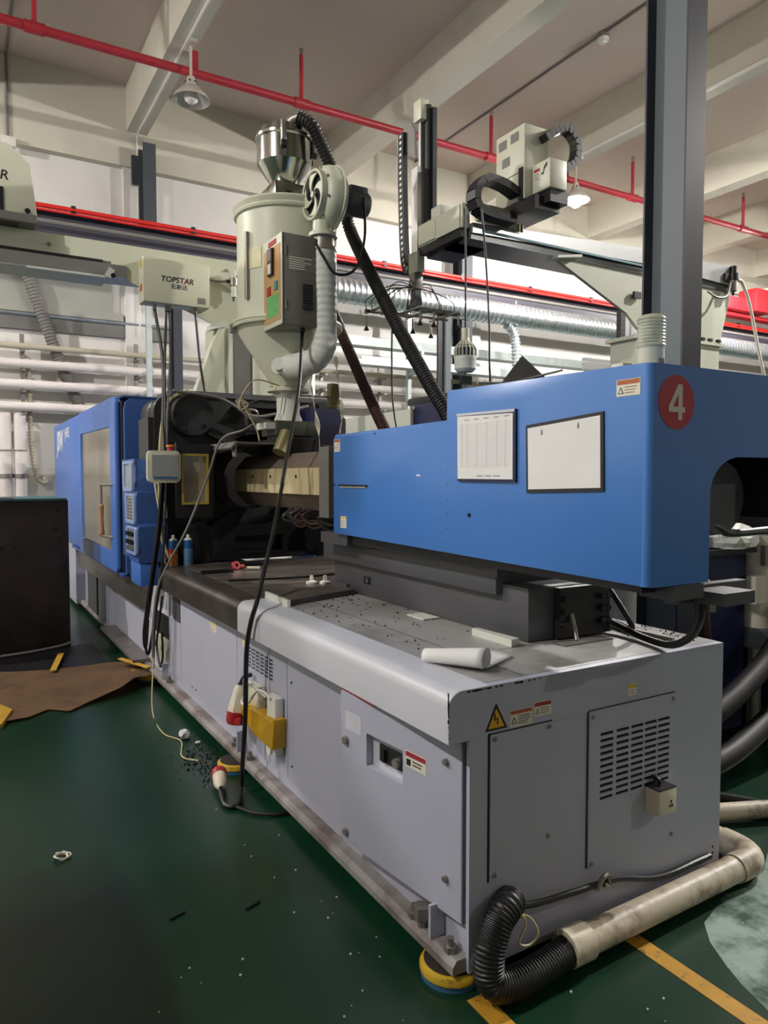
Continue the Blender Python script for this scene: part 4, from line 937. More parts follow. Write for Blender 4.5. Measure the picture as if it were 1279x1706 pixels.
text('maker_name', 'TOPSTAR', .058, 1.485, 3.085, 'Y', RY-.16, 'print_black', cbx, sx=1.0, shear=.15, bold=.022)
facepoly('logo_accent', 'Y', RY-.16, [(1.53, 3.065), (1.545, 3.065), (1.575, 3.105), (1.565, 3.105)], .001, .0016, 'label_red', cbx)
text('maker_name', '拓斯达', .042, 1.50, 3.035, 'Y', RY-.16, 'blue_navy', cbx)
box('rating_label', 1.64, 1.70, RY-.162, RY-.16, 2.93, 2.975, 'wire_grey', cbx)
for k, (z, mm) in enumerate(((3.17, 'label_yellow'), (3.10, 'label_white'), (2.99, 'label_orange'))): box('side_label', 1.2335, 1.235, RY-.12, RY-.05, z, z+.05, mm, cbx)
for x in (1.33, 1.42, 1.44, 1.64): cyl('cable_gland', (x, RY-.09, 2.905), (x, RY-.09, 2.865), .014, 'bolt_steel', cbx, seg=10)
ar = thing('air_regulator', 'small clear air regulator on the cream robot beam beside the dryer', 'regulator', (1.96, 5.70, 3.03))
cyl('bowl', (1.96, 5.69, 3.04), (1.96, 5.69, 3.13), .022, 'white_frost', ar, seg=14); cyl('body', (1.96, 5.69, 3.13), (1.96, 5.69, 3.19), .034, 'bolt_steel', ar, seg=14)
cyl('knob', (1.96, 5.69, 3.19), (1.96, 5.69, 3.25), .02, 'white_frost', ar, seg=14); cyl('drain', (1.96, 5.69, 3.01), (1.96, 5.69, 3.04), .009, 'plastic_black', ar, seg=8)
cyl('port', (1.90, 5.69, 3.16), (2.10, 5.69, 3.16), .014, 'plastic_black', ar, seg=8); box('bracket', 1.99, 2.03, 5.69, RY, 3.15, 3.22, 'plastic_black', ar)
tag(tube('air_line', [(1.74, 5.74, 3.17), (1.83, 5.70, 3.15), (1.90, 5.69, 3.16)], .01, 'wire_grey'), 'thin air line between control box and regulator', 'air line')
# robot head cabinet at the left edge, rides on the beam
hd = thing('robot_head', 'cream robot head cabinet with chamfered corner at the left edge', 'robot', (.2, 5.6, 3.34))
prism('cabinet', [(-.5, 3.40), (-.5, 3.86), (.36, 3.86), (.50, 3.745), (.535, 3.40)], 5.62, 6.0, 'Y', 'cream_metal', hd, bev=.006)
box('base_slab', -.5, .53, 5.60, 6.02, 3.345, 3.40, 'sheet_grey', hd)
box('carriage', .10, .42, 5.66, 5.95, 3.342, 3.36, 'plastic_black', hd)
cyl('seal', (.475, 5.62, 3.425), (.475, 5.61, 3.425), .018, 'plastic_black', hd, seg=16)
text('maker_name', 'TOPSTAR', .09, .17, 3.64, 'Y', 5.62, 'print_black', hd, shear=.15)
box('opening', .2, .33, 5.612, 5.62, 3.40, 3.56, 'dark_void', hd)
# supply hose on the left
tag(tube('supply_hose', [(.93, 12.33, 4.85), (1.02, 12.33, 4.65), (1.254, 12.33, 3.953), (1.495, 12.33, 3.238), (1.687, 12.33, 2.782), (1.829, 12.33, 2.316), (2.0, 12.33, 1.7)], .085, 'wire_grey', seg=14, rib=(.05, .006), n=10), 'grey ribbed supply hose slanting down behind the wall pipes on the left', 'hose')
# cables from the control box
def cab(name, pts, r, m, label, group=None, cat='cable'): return tag(tube(name, pts, r, m, seg=6), label, cat, group)
G_ = 'cables below the robot control box'
cab('hanging_cable', [(1.33, 5.66, 2.87), (1.345, 5.5, 2.465), (1.31, 5.38, 2.01), (1.285, 5.30, 1.75), (1.25, 5.28, 1.32), (1.19, 5.28, .89), (1.15, 5.35, .50), (1.17, 5.4, .36), (1.20, 5.45, .55)], .012, 'rubber_black', 'black cable, leftmost of those hanging from the robot control box', G_)
cab('hanging_cable', [(1.42, 5.66, 2.87), (1.36, 5.5, 2.465), (1.325, 5.38, 2.01), (1.30, 5.32, 1.72), (1.27, 5.30, 1.30), (1.21, 5.30, .89), (1.17, 5.4, .44), (1.20, 5.45, .30), (1.24, 5.45, .5)], .011, 'rubber_black', 'black cable, second from the left below the robot control box', G_)
cab('hanging_cable', [(1.44, 5.66, 2.87), (1.40, 5.5, 2.465), (1.335, 5.36, 2.01), (1.30, 5.28, 1.45), (1.26, 5.26, .95), (1.22, 5.3, .6), (1.22, 5.4, .2)], .009, 'rubber_black', 'black cable running past the teach pendant down to the socket plate', G_)
cab('hanging_cable', [(1.64, 5.66, 2.87), (1.66, 5.62, 2.5), (1.69, 5.6, 2.26)], .010, 'rubber_black', 'single black cable from the right end of the control box to the platen', G_)
cab('grey_lead', [(1.86, 4.9, 2.0), (1.75, 4.9, 1.93), (1.62, 5.0, 1.86), (1.545, 5.08, 1.60), (1.40, 5.1, 1.24), (1.29, 5.2, .985), (1.225, 5.25, .80), (1.20, 5.3, .5), (1.21, 5.35, .22)], .009, 'wire_grey', 'thin grey lead crossing in front of the purge guard window')
cab('signal_wire', [(1.30, 5.32, .97), (1.27, 5.32, 1.3), (1.25, 5.38, 1.55), (1.26, 5.4, 1.75)], .008, 'wire_cream', 'thin cream wire beside the operator panel')
cab('signal_wire', [(2.0, 4.85, 2.25), (1.80, 4.8, 2.27), (1.70, 4.8, 2.15), (1.69, 4.8, 2.06), (1.75, 4.8, 2.10), (1.70, 4.8, 2.12), (1.80, 4.8, 1.95), (1.83, 4.8, 1.85)], .005, 'wire_cream', 'tangled cream wire beside the dryer cone')
cab('signal_wire', [(1.72, 4.8, 2.10), (1.9, 4.82, 2.16), (2.0, 4.84, 2.20)], .004, 'wire_grey', 'thin grey wire tied below the dryer cone')
# dryer mains cable, plugs, socket in its bag
pc = thing('mains_cable', 'long black mains cable hanging from the dryer over the machine bed', 'cable', (1.2, 3.5, 0))
tube('cable_run', [(2.0, 4.45, 2.56), (1.91, 4.3, 2.194), (1.81, 4.2, 1.88), (1.66, 4.05, 1.439), (1.50, 3.766, 1.252), (1.36, 3.517, 1.122), (1.243, 3.31, 1.005), (1.23, 3.37, .882), (1.228, 3.427, .72), (1.222, 3.433, .417), (1.21, 3.45, .15), (1.20, 3.45, .03), (1.14, 3.33, .014), (1.09, 3.36, .014), (1.11, 3.50, .03)], .012, 'rubber_black', pc, seg=8)
lathe('plug_body', [(.012, 0), (.022, .01), (.034, .05), (.036, .12), (.03, .13)], (1.115, 3.50, .04), 'plug_cream', pc, axis=(.25, 1, .1), seg=18)
lathe('plug_collar', [(.037, .115), (.040, .12), (.040, .16), (.03, .162)], (1.115, 3.50, .04), 'plug_red', pc, axis=(.25, 1, .1), seg=18)
tag(tube('floor_cable', [(1.12, 3.34, .012), (1.2, 3.2, .012), (1.33, 3.14, .012), (1.45, 3.3, .012)], .009, 'rubber_black', seg=6), 'thin black cable on the floor running under the machine rail', 'cable')
sk = thing('mains_socket', 'red and cream industrial connector hanging on the side panel', 'connector', (1.24, 3.62, .33))
lathe('socket_body', [(.018, .17), (.03, .15), (.05, .06), (.055, .04), (.055, .03)], (1.255, 3.66, .335), 'plug_cream', sk, axis=(.12, 0, 1), seg=8)
lathe('socket_collar', [(.02, -.035), (.048, -.035), (.054, -.02), (.054, .032), (.04, .035)], (1.255, 3.66, .335), 'plug_red', sk, axis=(.12, 0, 1), seg=24)
prism('socket_flap', [(3.70, .30), (3.72, .345), (3.76, .335), (3.77, .30)], 1.235, 1.275, 'X', 'plug_red', sk)
cyl('cap_knob', (1.24, 3.585, .335), (1.225, 3.575, .335), .018, 'plug_red', sk, seg=12)
tube('cable_tail', [(1.275, 3.66, .50), (1.285, 3.62, .55), (1.32, 3.6, .565)], .012, 'blue_navy', sk)
ps = thing('extension_socket', 'white extension sockets wrapped in a yellow plastic bag on the side panel', 'socket', (1.30, 3.35, .27))
box('socket_block', 1.295, 1.333, 3.43, 3.60, .42, .535, 'cream_metal', ps, bev=.01); box('socket_strip', 1.285, 1.333, 3.20, 3.31, .265, .545, 'white_plastic', ps, bev=.01)
cyl('strip_end', (1.285, 3.265, .285), (1.275, 3.265, .285), .03, 'white_plastic', ps, seg=20)
bm = bmesh.new()
pts = [(3.17, .455), (3.30, .44), (3.45, .43), (3.62, .42), (3.63, .36), (3.55, .325), (3.42, .325), (3.36, .30), (3.18, .305)]
addprism(bm, pts, 1.262, 1.334, 'X'); bmesh.ops.bevel(bm, geom=bm.edges[:], offset=.014, segments=2, profile=.6, affect='EDGES')
for v in bm.verts: v.co.x += .008*math.sin(v.co.y*60)*math.cos(v.co.z*45)
obj('plastic_bag', bm, 'bag_yellow', ps, smooth=True)
tube('lead', [(1.29, 3.62, .47), (1.27, 3.58, .55), (1.265, 3.48, .56), (1.265, 3.36, .55), (1.28, 3.30, .53)], .007, 'white_plastic', ps)
tube('lead', [(1.28, 3.64, .46), (1.265, 3.60, .42), (1.26, 3.5, .45), (1.262, 3.38, .54), (1.27, 3.3, .555), (1.28, 3.24, .535)], .007, 'white_plastic', ps)
cab('coiled_cable', [(1.30, 5.42, .72), (1.295, 5.52, .5), (1.295, 5.6, .32), (1.295, 5.50, .18), (1.295, 5.42, .28), (1.30, 5.45, .45)], .009, 'rubber_black', 'black cable looped in front of the white corner panel of the bed')
cab('floor_wire', [(1.20, 5.3, .3), (1.12, 5.0, .02), (1.08, 4.55, .006), (1.14, 4.35, .006), (1.08, 4.1, .006), (1.14, 3.98, .01)], .004, 'wire_cream', 'thin pale wire trailing on the green floor')

# ================================================================ robot of the neighbouring machine (right)
r2 = thing('take_out_robot', 'cream take-out robot with tall vertical arm above the blue cover on the right', 'robot', (5.2, 4.0, 2.5))
QY = 3.95
prism('front_beam', [(3.02, 3.235), (3.02, 3.30), (4.8, 3.40), (5.83, 3.41), (5.83, 3.25), (4.8, 3.28)], QY, QY+.02, 'Y', 'aluminium', r2)
box('beam_groove', 3.1, 4.75, QY-.006, QY+.004, 3.25, 3.265, 'block_teal', r2)
prism('beam_core', [(3.02, 3.20), (3.02, 3.30), (5.83, 3.40), (5.83, 3.20)], QY+.02, QY+.32, 'Y', 'robot_under', r2)
prism('gusset', [(3.77, 3.20), (4.0, 3.22), (5.83, 3.24), (5.83, 3.12), (5.70, 2.72), (4.75, 2.72), (4.55, 2.88)], QY+.03, QY+.06, 'Y', 'robot_cream', r2)
prism('gusset_head', [(3.74, 3.165), (3.75, 3.185), (3.98, 3.225), (3.98, 3.205)], QY-.05, QY+.06, 'Y', 'white_frost', r2)
box('base_column', 4.78, 5.69, QY+.02, QY+.40, 2.40, 2.72, 'robot_cream', r2); box('base_flange', 4.74, 5.72, QY, QY+.42, 2.72, 2.75, 'robot_cream', r2)
for x in (4.9, 5.1, 5.3, 5.45, 5.55, 5.66): box('flange_bolt', x-.02, x+.02, QY-.005, QY+.02, 2.752, 2.775, 'plastic_black', r2)
box('end_stop', 4.60, 4.68, QY+.0, QY+.02, 3.0, 3.05, 'plastic_black', r2)
# head cabinets on the beam
c1 = box('drive_cabinet', 3.334, 3.545, 3.80, 4.10, 3.47, 3.97, 'cream_metal', r2, bev=.01)
for (y0, y1, z0, z1) in ((3.985, 4.065, 3.865, 3.925), (3.86, 3.94, 3.875, 3.935), (3.95, 4.03, 3.74, 3.80)):
    v = box('cabinet_vent', 3.3305, 3.335, y0, y1, z0, z1, 'sheet_grey', c1)
    for k in range(5): box('vent_slat', 3.3285, 3.3305, y0+.006+k*.015, y0+.013+k*.015, z0+.005, z1-.005, 'wire_grey', v)
box('cabinet_seam', 3.3315, 3.335, 3.81, 4.09, 3.655, 3.659, 'print_black', c1)
c2 = box('carriage_cabinet', 3.396, 3.546, 3.62, 3.79, 3.50, 3.69, 'cream_metal', r2, bev=.006)
s = sticker('danger_label', 'X', 3.396, 3.715, 3.775, 3.565, 3.655, 'label_red', c2, 4, False)
facepoly('pictogram', 'X', 3.396, [(3.70, 3.60), (3.68, 3.60), (3.67, 3.63), (3.645, 3.65), (3.65, 3.67), (3.665, 3.66), (3.68, 3.645), (3.685, 3.615), (3.70, 3.615)], 0, .001, 'print_black', c2)
box('chain_strap', 3.325, 3.335, 3.81, 3.85, 3.47, 3.68, 'plastic_black', r2)
box('carriage_plate', 3.34, 3.56, 3.70, 4.06, 3.38, 3.47, 'plastic_black', r2); box('carriage_motor', 3.42, 3.58, 3.64, 3.82, 3.42, 3.50, 'cast_black', r2)
for x in (3.40, 3.43): cyl('grease_nipple', (x, 3.93, 3.30), (x, 3.93, 3.345), .012, 'brass_dull', r2, seg=8)
box('name_plate', 3.06, 3.40, QY-.0, QY+.03, 3.32, 3.44, 'cream_metal', r2)
text('maker_name', 'TOPSTAR', .06, 3.19, 3.38, 'Y', QY, 'label_red', r2, shear=.2)
def chain(pts, w, h, m, parent, n=20, name='chain_link', side=(0, 1, 0), pip=True):
    P = spline(pts, 12); L = [0]
    for a, b in zip(P, P[1:]): L.append(L[-1]+(b-a).length)
    S = Vector(side).normalized()
    for k in range(n):
        s0 = L[-1]*(k+.5)/n; i = max(j for j in range(len(L)) if L[j] <= s0); i = min(i, len(P)-2)
        t = (s0-L[i])/max(1e-6, L[i+1]-L[i]); c = P[i].lerp(P[i+1], t); d = (P[i+1]-P[i]).normalized(); q = S.cross(d).normalized(); l = L[-1]/n*.54
        bm = bmesh.new(); V = []
        for sx, sy, sz in ((-1, -1, -1), (1, -1, -1), (1, 1, -1), (-1, 1, -1), (-1, -1, 1), (1, -1, 1), (1, 1, 1), (-1, 1, 1)): V.append(bm.verts.new(c+d*l*sx+S*w/2*sy+q*h/2*sz))
        for f in ((0, 1, 2, 3), (4, 5, 6, 7), (0, 1, 5, 4), (1, 2, 6, 5), (2, 3, 7, 6), (3, 0, 4, 7)): bm.faces.new([V[j] for j in f])
        o = obj(name, bm, m, parent)
        if pip:
            c2_ = c-S*w/2; bm = bmesh.new(); V = [bm.verts.new(c2_+d*l*.42*a+q*h*.17*b-S*.001*e) for a, b, e in ((-1, -1, 0), (1, -1, 0), (1, 1, 0), (-1, 1, 0), (-1, -1, 1), (1, -1, 1), (1, 1, 1), (-1, 1, 1))]
            for f in ((0, 1, 2, 3), (4, 5, 6, 7), (0, 1, 5, 4), (1, 2, 6, 5), (2, 3, 7, 6), (3, 0, 4, 7)): bm.faces.new([V[j] for j in f])
            obj('link_window', bm, 'text_white', o)
ch = thing('cable_chain', 'black cable chain curling from the drive cabinet down to the right robot', 'cable chain', (3.7, 3.8, 3.7), 'black cable chains on the right robot')
chain([(3.46, 3.75, 3.87), (3.56, 3.75, 3.94), (3.66, 3.75, 3.975), (3.745, 3.75, 3.91), (3.745, 3.75, 3.80), (3.69, 3.75, 3.735), (3.60, 3.75, 3.70)], .07, .05, 'plastic_black', ch, 14, pip=False)
ch = thing('cable_chain', 'black cable chain looping on the end of the right robot beam', 'cable chain', (3.1, 3.9, 3.3), 'black cable chains on the right robot')
chain([(3.33, 3.88, 3.52), (3.20, 3.88, 3.56), (3.06, 3.88, 3.56), (2.98, 3.88, 3.48), (2.98, 3.88, 3.39), (3.05, 3.88, 3.345), (3.2, 3.88, 3.335), (3.3, 3.88, 3.335)], .10, .05, 'plastic_black', ch, 16, pip=False)
# kick arm reaching over the mould, vertical arm with chain
box('kick_beam', 2.955, 3.02, 3.98, 4.52, 3.27, 3.43, 'cream_metal', r2, bev=.006)
box('kick_cover', 2.945, 2.956, 4.0, 4.28, 3.27, 3.42, 'robot_cream', r2); box('kick_cover', 2.945, 2.956, 4.285, 4.5, 3.28, 3.405, 'robot_cream', r2)
box('kick_under', 2.96, 3.12, 4.0, 4.50, 3.215, 3.27, 'plastic_black', r2); box('kick_plate', 3.02, 3.25, 4.1, 4.5, 3.20, 3.215, 'robot_under', r2)
box('kick_motor', 3.0, 3.12, 4.30, 4.42, 3.43, 3.53, 'white_frost', r2, bev=.006)
for k in range(8): box('kick_bolt', 2.99, 3.01, 4.06+k*.055, 4.08+k*.055, 3.43, 3.45, 'plastic_black', r2)
va = box('arm_column', 2.95, 3.01, 4.52, 4.60, 3.22, 3.86, 'aluminium', r2)
box('arm_profile', 3.01, 3.045, 4.48, 4.55, 3.30, 4.30, 'plastic_black', r2); box('arm_rail', 2.985, 3.01, 4.53, 4.56, 3.36, 4.30, 'aluminium', r2); box('arm_profile', 3.045, 3.08, 4.46, 4.52, 3.50, 4.28, 'cast_black', r2)
box('arm_head', 2.96, 3.03, 4.49, 4.59, 4.19, 4.335, 'cream_metal', r2, bev=.004)
box('arm_clamp', 2.94, 3.0, 4.50, 4.62, 3.10, 3.25, 'robot_cream', r2)
prism('chain_guide', [(4.60, 3.95), (4.61, 4.16), (4.66, 4.235), (4.74, 4.24), (4.80, 4.18), (4.78, 4.10), (4.68, 4.0)], 2.98, 3.0, 'X', 'sheet_grey', r2)
box('chain_back', 2.97, 2.978, 4.80, 4.83, 3.85, 4.2, 'white_frost', r2)
ch = thing('cable_chain', 'long vertical black cable chain with white windows beside the robot arm', 'cable chain', (2.97, 4.7, 3.1), 'black cable chains on the right robot')
chain([(2.97, 4.755, 4.18), (2.97, 4.755, 3.9), (2.97, 4.745, 3.6), (2.97, 4.73, 3.35), (2.97, 4.71, 3.22), (2.97, 4.67, 3.165), (2.97, 4.60, 3.165)], .04, .075, 'plastic_black', ch, 25, side=(1, 0, 0))
# gripper
gr = thing('gripper', 'robot gripper frame with suction cups and air lines below the vertical arm', 'gripper', (2.97, 4.56, 2.65))
box('wrist', 2.93, 3.0, 4.52, 4.60, 2.98, 3.10, 'bolt_steel', gr, bev=.006); box('wrist', 2.94, 2.99, 4.53, 4.59, 2.84, 2.98, 'slide_grey', gr)
box('crossbar', 2.90, 3.36, 4.545, 4.575, 2.83, 2.86, 'plastic_black', gr); box('crossbar', 2.62, 3.02, 4.70, 4.72, 2.81, 2.83, 'plastic_black', gr); box('crossbar', 2.62, 3.30, 4.62, 4.635, 2.80, 2.815, 'bolt_steel', gr)
for x in (2.66, 2.9, 3.02, 3.24): box('cross_arm', x, x+.02, 4.40, 4.80, 2.818, 2.83, 'bolt_steel', gr)
for (x, y) in ((2.67, 4.42), (2.67, 4.78), (2.91, 4.42), (2.91, 4.78), (3.03, 4.42), (3.03, 4.7), (3.25, 4.42), (3.25, 4.78)):
    c = cyl('cup_stem', (x, y, 2.80), (x, y, 2.72), .008, 'bolt_steel', gr, seg=8); lathe('suction_cup', [(.008, 0), (.012, -.01), (.022, -.03), (.018, -.03)], (x, y, 2.725), 'plastic_black', c, seg=12)
random.seed(3)
for k in range(14):
    x, y = random.uniform(2.62, 3.33), random.uniform(4.45, 4.75)
    tube('air_line', [(2.96, 4.56, 3.0), (2.96+(x-2.96)*.6, 4.56+(y-4.56)*.5, 3.0+random.uniform(-.05, .04)), (x, y, 2.9), (x, y, 2.81)], .004, 'plug_red' if k == 4 else 'plastic_black', gr, seg=5, n=6)
# regulator at the far end of that beam
ar = thing('air_regulator', 'black air regulator with pale hose at the end of the right robot', 'regulator', (5.82, 3.93, 3.17))
cyl('knob', (5.81, 3.93, 3.345), (5.81, 3.93, 3.41), .028, 'plastic_black', ar, seg=14); cyl('body', (5.81, 3.93, 3.29), (5.81, 3.93, 3.345), .045, 'plastic_black', ar, seg=14)
cyl('bowl', (5.81, 3.93, 3.20), (5.81, 3.93, 3.29), .032, 'bolt_steel', ar, seg=14); cyl('drain', (5.81, 3.93, 3.165), (5.81, 3.93, 3.20), .012, 'plastic_black', ar, seg=8)
box('bracket', 5.70, 5.80, 3.93, 3.96, 3.28, 3.34, 'plastic_black', ar)
cab('air_hose', [(5.86, 3.93, 3.30), (5.92, 3.92, 3.28), (6.0, 3.90, 3.1), (6.1, 3.88, 2.75), (6.2, 3.86, 2.4), (6.25, 3.85, 2.0)], .014, 'tape_white', 'pale air hose curving down from the black regulator', cat='hose')
cab('air_line', [(5.48, 3.94, 3.16), (5.55, 3.9, 3.11), (5.68, 3.9, 3.14), (5.76, 3.92, 3.28)], .01, 'wire_grey', 'grey air line looping below the end of the right robot', cat='air line')
# hanging work lamp and cables
wl = thing('bulb_lamp', 'large white screw-base bulb lamp hanging on a black cord', 'lamp', (2.7, 3.6, 2.24))
tube('cord', [(2.69, 3.6, 3.22), (2.70, 3.6, 2.9), (2.70, 3.6, 2.50)], .006, 'rubber_black', wl, seg=6)
cyl('socket', (2.7, 3.6, 2.44), (2.7, 3.6, 2.505), .024, 'plug_cream', wl, seg=18)
lathe('neck', [(.024, 2.45), (.026, 2.43), (.05, 2.40), (.062, 2.385)], (2.7, 3.6, 0), 'cream_metal', wl, seg=24)
for k in range(18):
    a = k*math.pi/9; c, s_ = math.cos(a), math.sin(a)
    tube('heat_fin', [(2.7+.025*c, 3.6+.025*s_, 2.43), (2.7+.055*c, 3.6+.055*s_, 2.40), (2.7+.066*c, 3.6+.066*s_, 2.375), (2.7+.066*c, 3.6+.066*s_, 2.335)], .0035, 'cream_metal', wl, seg=5, n=3)
cyl('fin_core', (2.7, 3.6, 2.335), (2.7, 3.6, 2.40), .055, 'slide_grey', wl, seg=20)
lathe('globe', [(.066, 2.335), (.069, 2.325), (.066, 2.315), (.066, 2.26), (.05, 2.242), (0, 2.238)], (2.7, 3.6, 0), 'white_frost', wl, seg=28)
cyl('pull_tab', (2.7, 3.6, 2.238), (2.7, 3.6, 2.225), .006, 'wire_grey', wl, seg=8)
cab('hanging_cable', [(2.78, 3.55, 3.22), (2.775, 3.5, 2.9), (2.74, 3.42, 2.5), (2.7, 3.36, 2.2), (2.7, 3.3, 1.9)], .006, 'rubber_black', 'thin black cable hanging right of the bulb lamp')
cab('hanging_cable', [(2.62, 4.33, 2.62), (2.6, 4.3, 2.4), (2.58, 4.25, 2.1), (2.55, 4.1, 1.75)], .006, 'rubber_black', 'thin black cable between the brown and the black hose')
# ================================================================ things on the injection cover
wb = thing('document_frame', 'empty black framed document holder on the blue cover', 'frame', (1.748, 1.78, 1.55))
def quadplate(name, pts, d0, d1, m, parent): return prism(name, pts, 1.75-d1, 1.75-d0, 'X', m, parent)
oq = [(1.962, 1.545), (1.606, 1.556), (1.612, 1.806), (1.968, 1.783)]
quadplate('backing', oq, .0006, .006, 'plastic_black', wb)
iq = [(1.951, 1.557), (1.618, 1.567), (1.623, 1.794), (1.957, 1.772)]
quadplate('sheet', iq, .006, .0075, 'paper_white', wb)
for (y, z) in ((1.885, 1.755), (1.715, 1.768)):
    quadplate('hook_hole', [(y-.004, z-.01), (y+.004, z-.01), (y+.004, z+.002), (y, z+.012), (y-.004, z+.002)], .0075, .008, 'wire_grey', wb)
pf = thing('record_sheet', 'printed record form on a dark blue backing on the blue cover', 'paper', (1.748, 2.2, 1.585))
quadplate('backing', [(2.368, 1.584), (2.017, 1.582), (2.020, 1.846), (2.372, 1.850)], .0006, .010, 'blue_navy', pf)
quadplate('sheet', [(2.364, 1.594), (2.030, 1.592), (2.032, 1.832), (2.368, 1.842)], .010, .012, 'paper_white', pf)
quadplate('top_clip', [(2.372, 1.844), (2.022, 1.836), (2.022, 1.846), (2.372, 1.853)], .010, .013, 'machine_grey_light', pf)
bm = bmesh.new()
for k in range(22): onface(bm, 'X', 1.75, 2.045, 2.355, 1.640+k*.0078, 1.6407+k*.0078, .012, .0124)
for y in (2.335, 2.30, 2.24, 2.18, 2.12, 2.07): onface(bm, 'X', 1.75, y, y+.0008, 1.640, 1.812, .012, .0124)
for y in (2.20, 2.15, 2.10): onface(bm, 'X', 1.75, y, y+.04, 1.603, 1.607, .012, .0124)
for k in range(5): onface(bm, 'X', 1.75, 2.05+k*.06, 2.08+k*.06, 1.822, 1.826, .012, .0124)
obj('form_grid', bm, 'paper_print', pf)
bc = thing('warning_beacon', 'clear ribbed warning beacon standing on the blue cover', 'beacon', (2.31, 1.9, 1.945))
cyl('beacon_base', (2.31, 1.9, 1.945), (2.31, 1.9, 2.10), .049, 'cream_metal', bc, r1=.049, seg=32)
lathe('beacon_lens', [(.050, 2.092)]+[(.0540 if k % 2 else .0500, 2.096+k*.0062) for k in range(18)]+[(.049, 2.21), (.04, 2.217), (0, 2.217)], (2.31, 1.9, 0), 'clear_plastic', bc, seg=36)
cyl('beacon_lamp', (2.31, 1.9, 2.10), (2.31, 1.9, 2.19), .022, 'white_frost', bc, seg=16)
facebox('rating_label', 'Y', 1.852, 2.295, 2.325, 2.02, 2.05, 0, .001, 'wire_grey', bc)
tag(box('terminal_box', 2.19, 2.245, 1.93, 1.99, 1.943, 2.035, 'cream_metal', bev=.004), 'small cream terminal box beside the beacon', 'box')
t = thing('wire_basket', 'bent grey mesh plate lying on top of the blue cover', 'mesh plate', (2.35, 2.75, 1.96))
bm = bmesh.new(); V = [bm.verts.new(p) for p in ((2.487, 3.05, 2.06), (2.60, 2.95, 2.0), (2.781, 2.98, 2.14), (2.672, 3.05, 2.262))]; bm.faces.new(V); bmesh.ops.solidify(bm, geom=bm.faces[:], thickness=.006); obj('mesh_panel', bm, 'sheet_grey', t); box('support_post', 2.60, 2.63, 3.02, 3.05, 1.45, 2.08, 'bolt_steel', t); box('support_post', 2.40, 2.63, 3.02, 3.05, 1.45, 1.48, 'bolt_steel', t)
tube('handle_rod', [(2.33, 3.0, 2.085), (2.55, 3.0, 2.10), (2.90, 2.98, 2.19)], .006, 'bolt_steel', t, smooth=False)
# ================================================================ loose things on the bed
bm = bmesh.new(); n = 14; P0 = Vector((1.40, 2.13, .957))
# rolled paper towel: a tube that unrolls into a flat sheet
rows = []
for i in range(n+1):
    t = i/n; y = 2.14-.0*t
    rows.append(t)
ax0, ax1 = Vector((1.395, 2.085, .985)), Vector((1.50, 1.875, .99))
U = (ax1-ax0).normalized(); W = Vector((-U.y, U.x, 0)); prof = []
for k in range(16): a = -math.pi/2+2*math.pi*.88*k/15; prof.append(Vector((math.cos(a)*.03+.0, math.sin(a)*.029)))
prof = prof[::-1]
prof += [Vector((.045, -.0285)), Vector((.11, -.030)), Vector((.17, -.0275)), Vector((.22, -.030))]
prev = None
for i in range(9):
    t = i/8; c = ax0.lerp(ax1, t); s = .75+.45*t; cur = []
    for j, q in enumerate(prof):
        ww = q.x*s if j < 16 else q.x*(.55+.75*(1-abs(t-.6)))
        cur.append(bm.verts.new(c+W*ww+Vector((0, 0, q.y*s+.03*s-.028+.0003*j if j < 16 else -.027+.004*abs(math.sin(j*1.7+i))))))
    if prev:
        for j in range(len(prof)-1): bm.faces.new((prev[j], prev[j+1], cur[j+1], cur[j]))
    prev = cur
for v in bm.verts: v.co.z = max(v.co.z, .9575)
pt = obj('paper_towel', bm, 'paper_white', smooth=True); tag(pt, 'white paper towel half rolled up on the grey bed', 'paper towel')
sm = pt.modifiers.new('thick', 'SOLIDIFY'); sm.thickness = .0012; sm.offset = 1
tag(prism('foam_strip', [(1.80, 2.10), (1.80, 2.345), (1.83, 2.35), (1.845, 2.11)], .9565, .985, 'Z', 'white_frost'), 'white foam strip under the near end of the grey slide', 'foam strip')
tag(prism('foam_strip', [(1.80, 2.70), (1.80, 2.84), (1.89, 2.84), (1.89, 2.70)], .9565, .962, 'Z', 'white_frost'), 'small white sliver sticking out below the middle of the grey slide', 'foam strip')
bp = thing('angle_bar', 'grey angle bar with white edge lying on the oily bed', 'bar', (1.62, 3.5, .953))
prism('bar_top', [(1.43, 3.64), (1.425, 3.345), (1.88, 3.50), (1.88, 3.72)], .9525, .985, 'Z', 'bed_top_oily', bp); prism('bar_edge', [(1.418, 3.66), (1.41, 3.335), (1.425, 3.33), (1.432, 3.66)], .9525, .988, 'Z', 'white_frost', bp)
def can(x, y, lower, mid, label):
    t = thing('spray_can', label, 'spray can', (x, y, .952), 'spray cans on the bed')
    lathe('body', [(0, 0), (.03, 0), (.033, .004), (.033, .09)], (x, y, .9525), lower, t, seg=24)
    lathe('band', [(.033, .09), (.0331, .125)], (x, y, .9525), mid, t, seg=24)
    lathe('top_print', [(.033, .125), (.033, .18), (.03, .188)], (x, y, .9525), 'can_blue', t, seg=24)
    lathe('dome', [(.0315, .187), (.03, .192), (.018, .203), (.012, .205)], (x, y, .9525), 'white_plastic', t, seg=24)
    lathe('nozzle', [(.013, .203), (.013, .222), (.008, .228), (0, .228)], (x, y, .9525), 'white_plastic', t, seg=16)
    lathe('bottom_rim', [(.0335, 0), (.0345, .004), (.0335, .008)], (x, y, .9525), 'bolt_steel', t, seg=24)
can(1.33+.03, 5.33, 'can_orange', 'can_red', 'spray can with orange and red print on the bed corner')
can(1.47, 5.33, 'can_blue_light', 'can_blue_light', 'blue and white spray can beside the orange one')
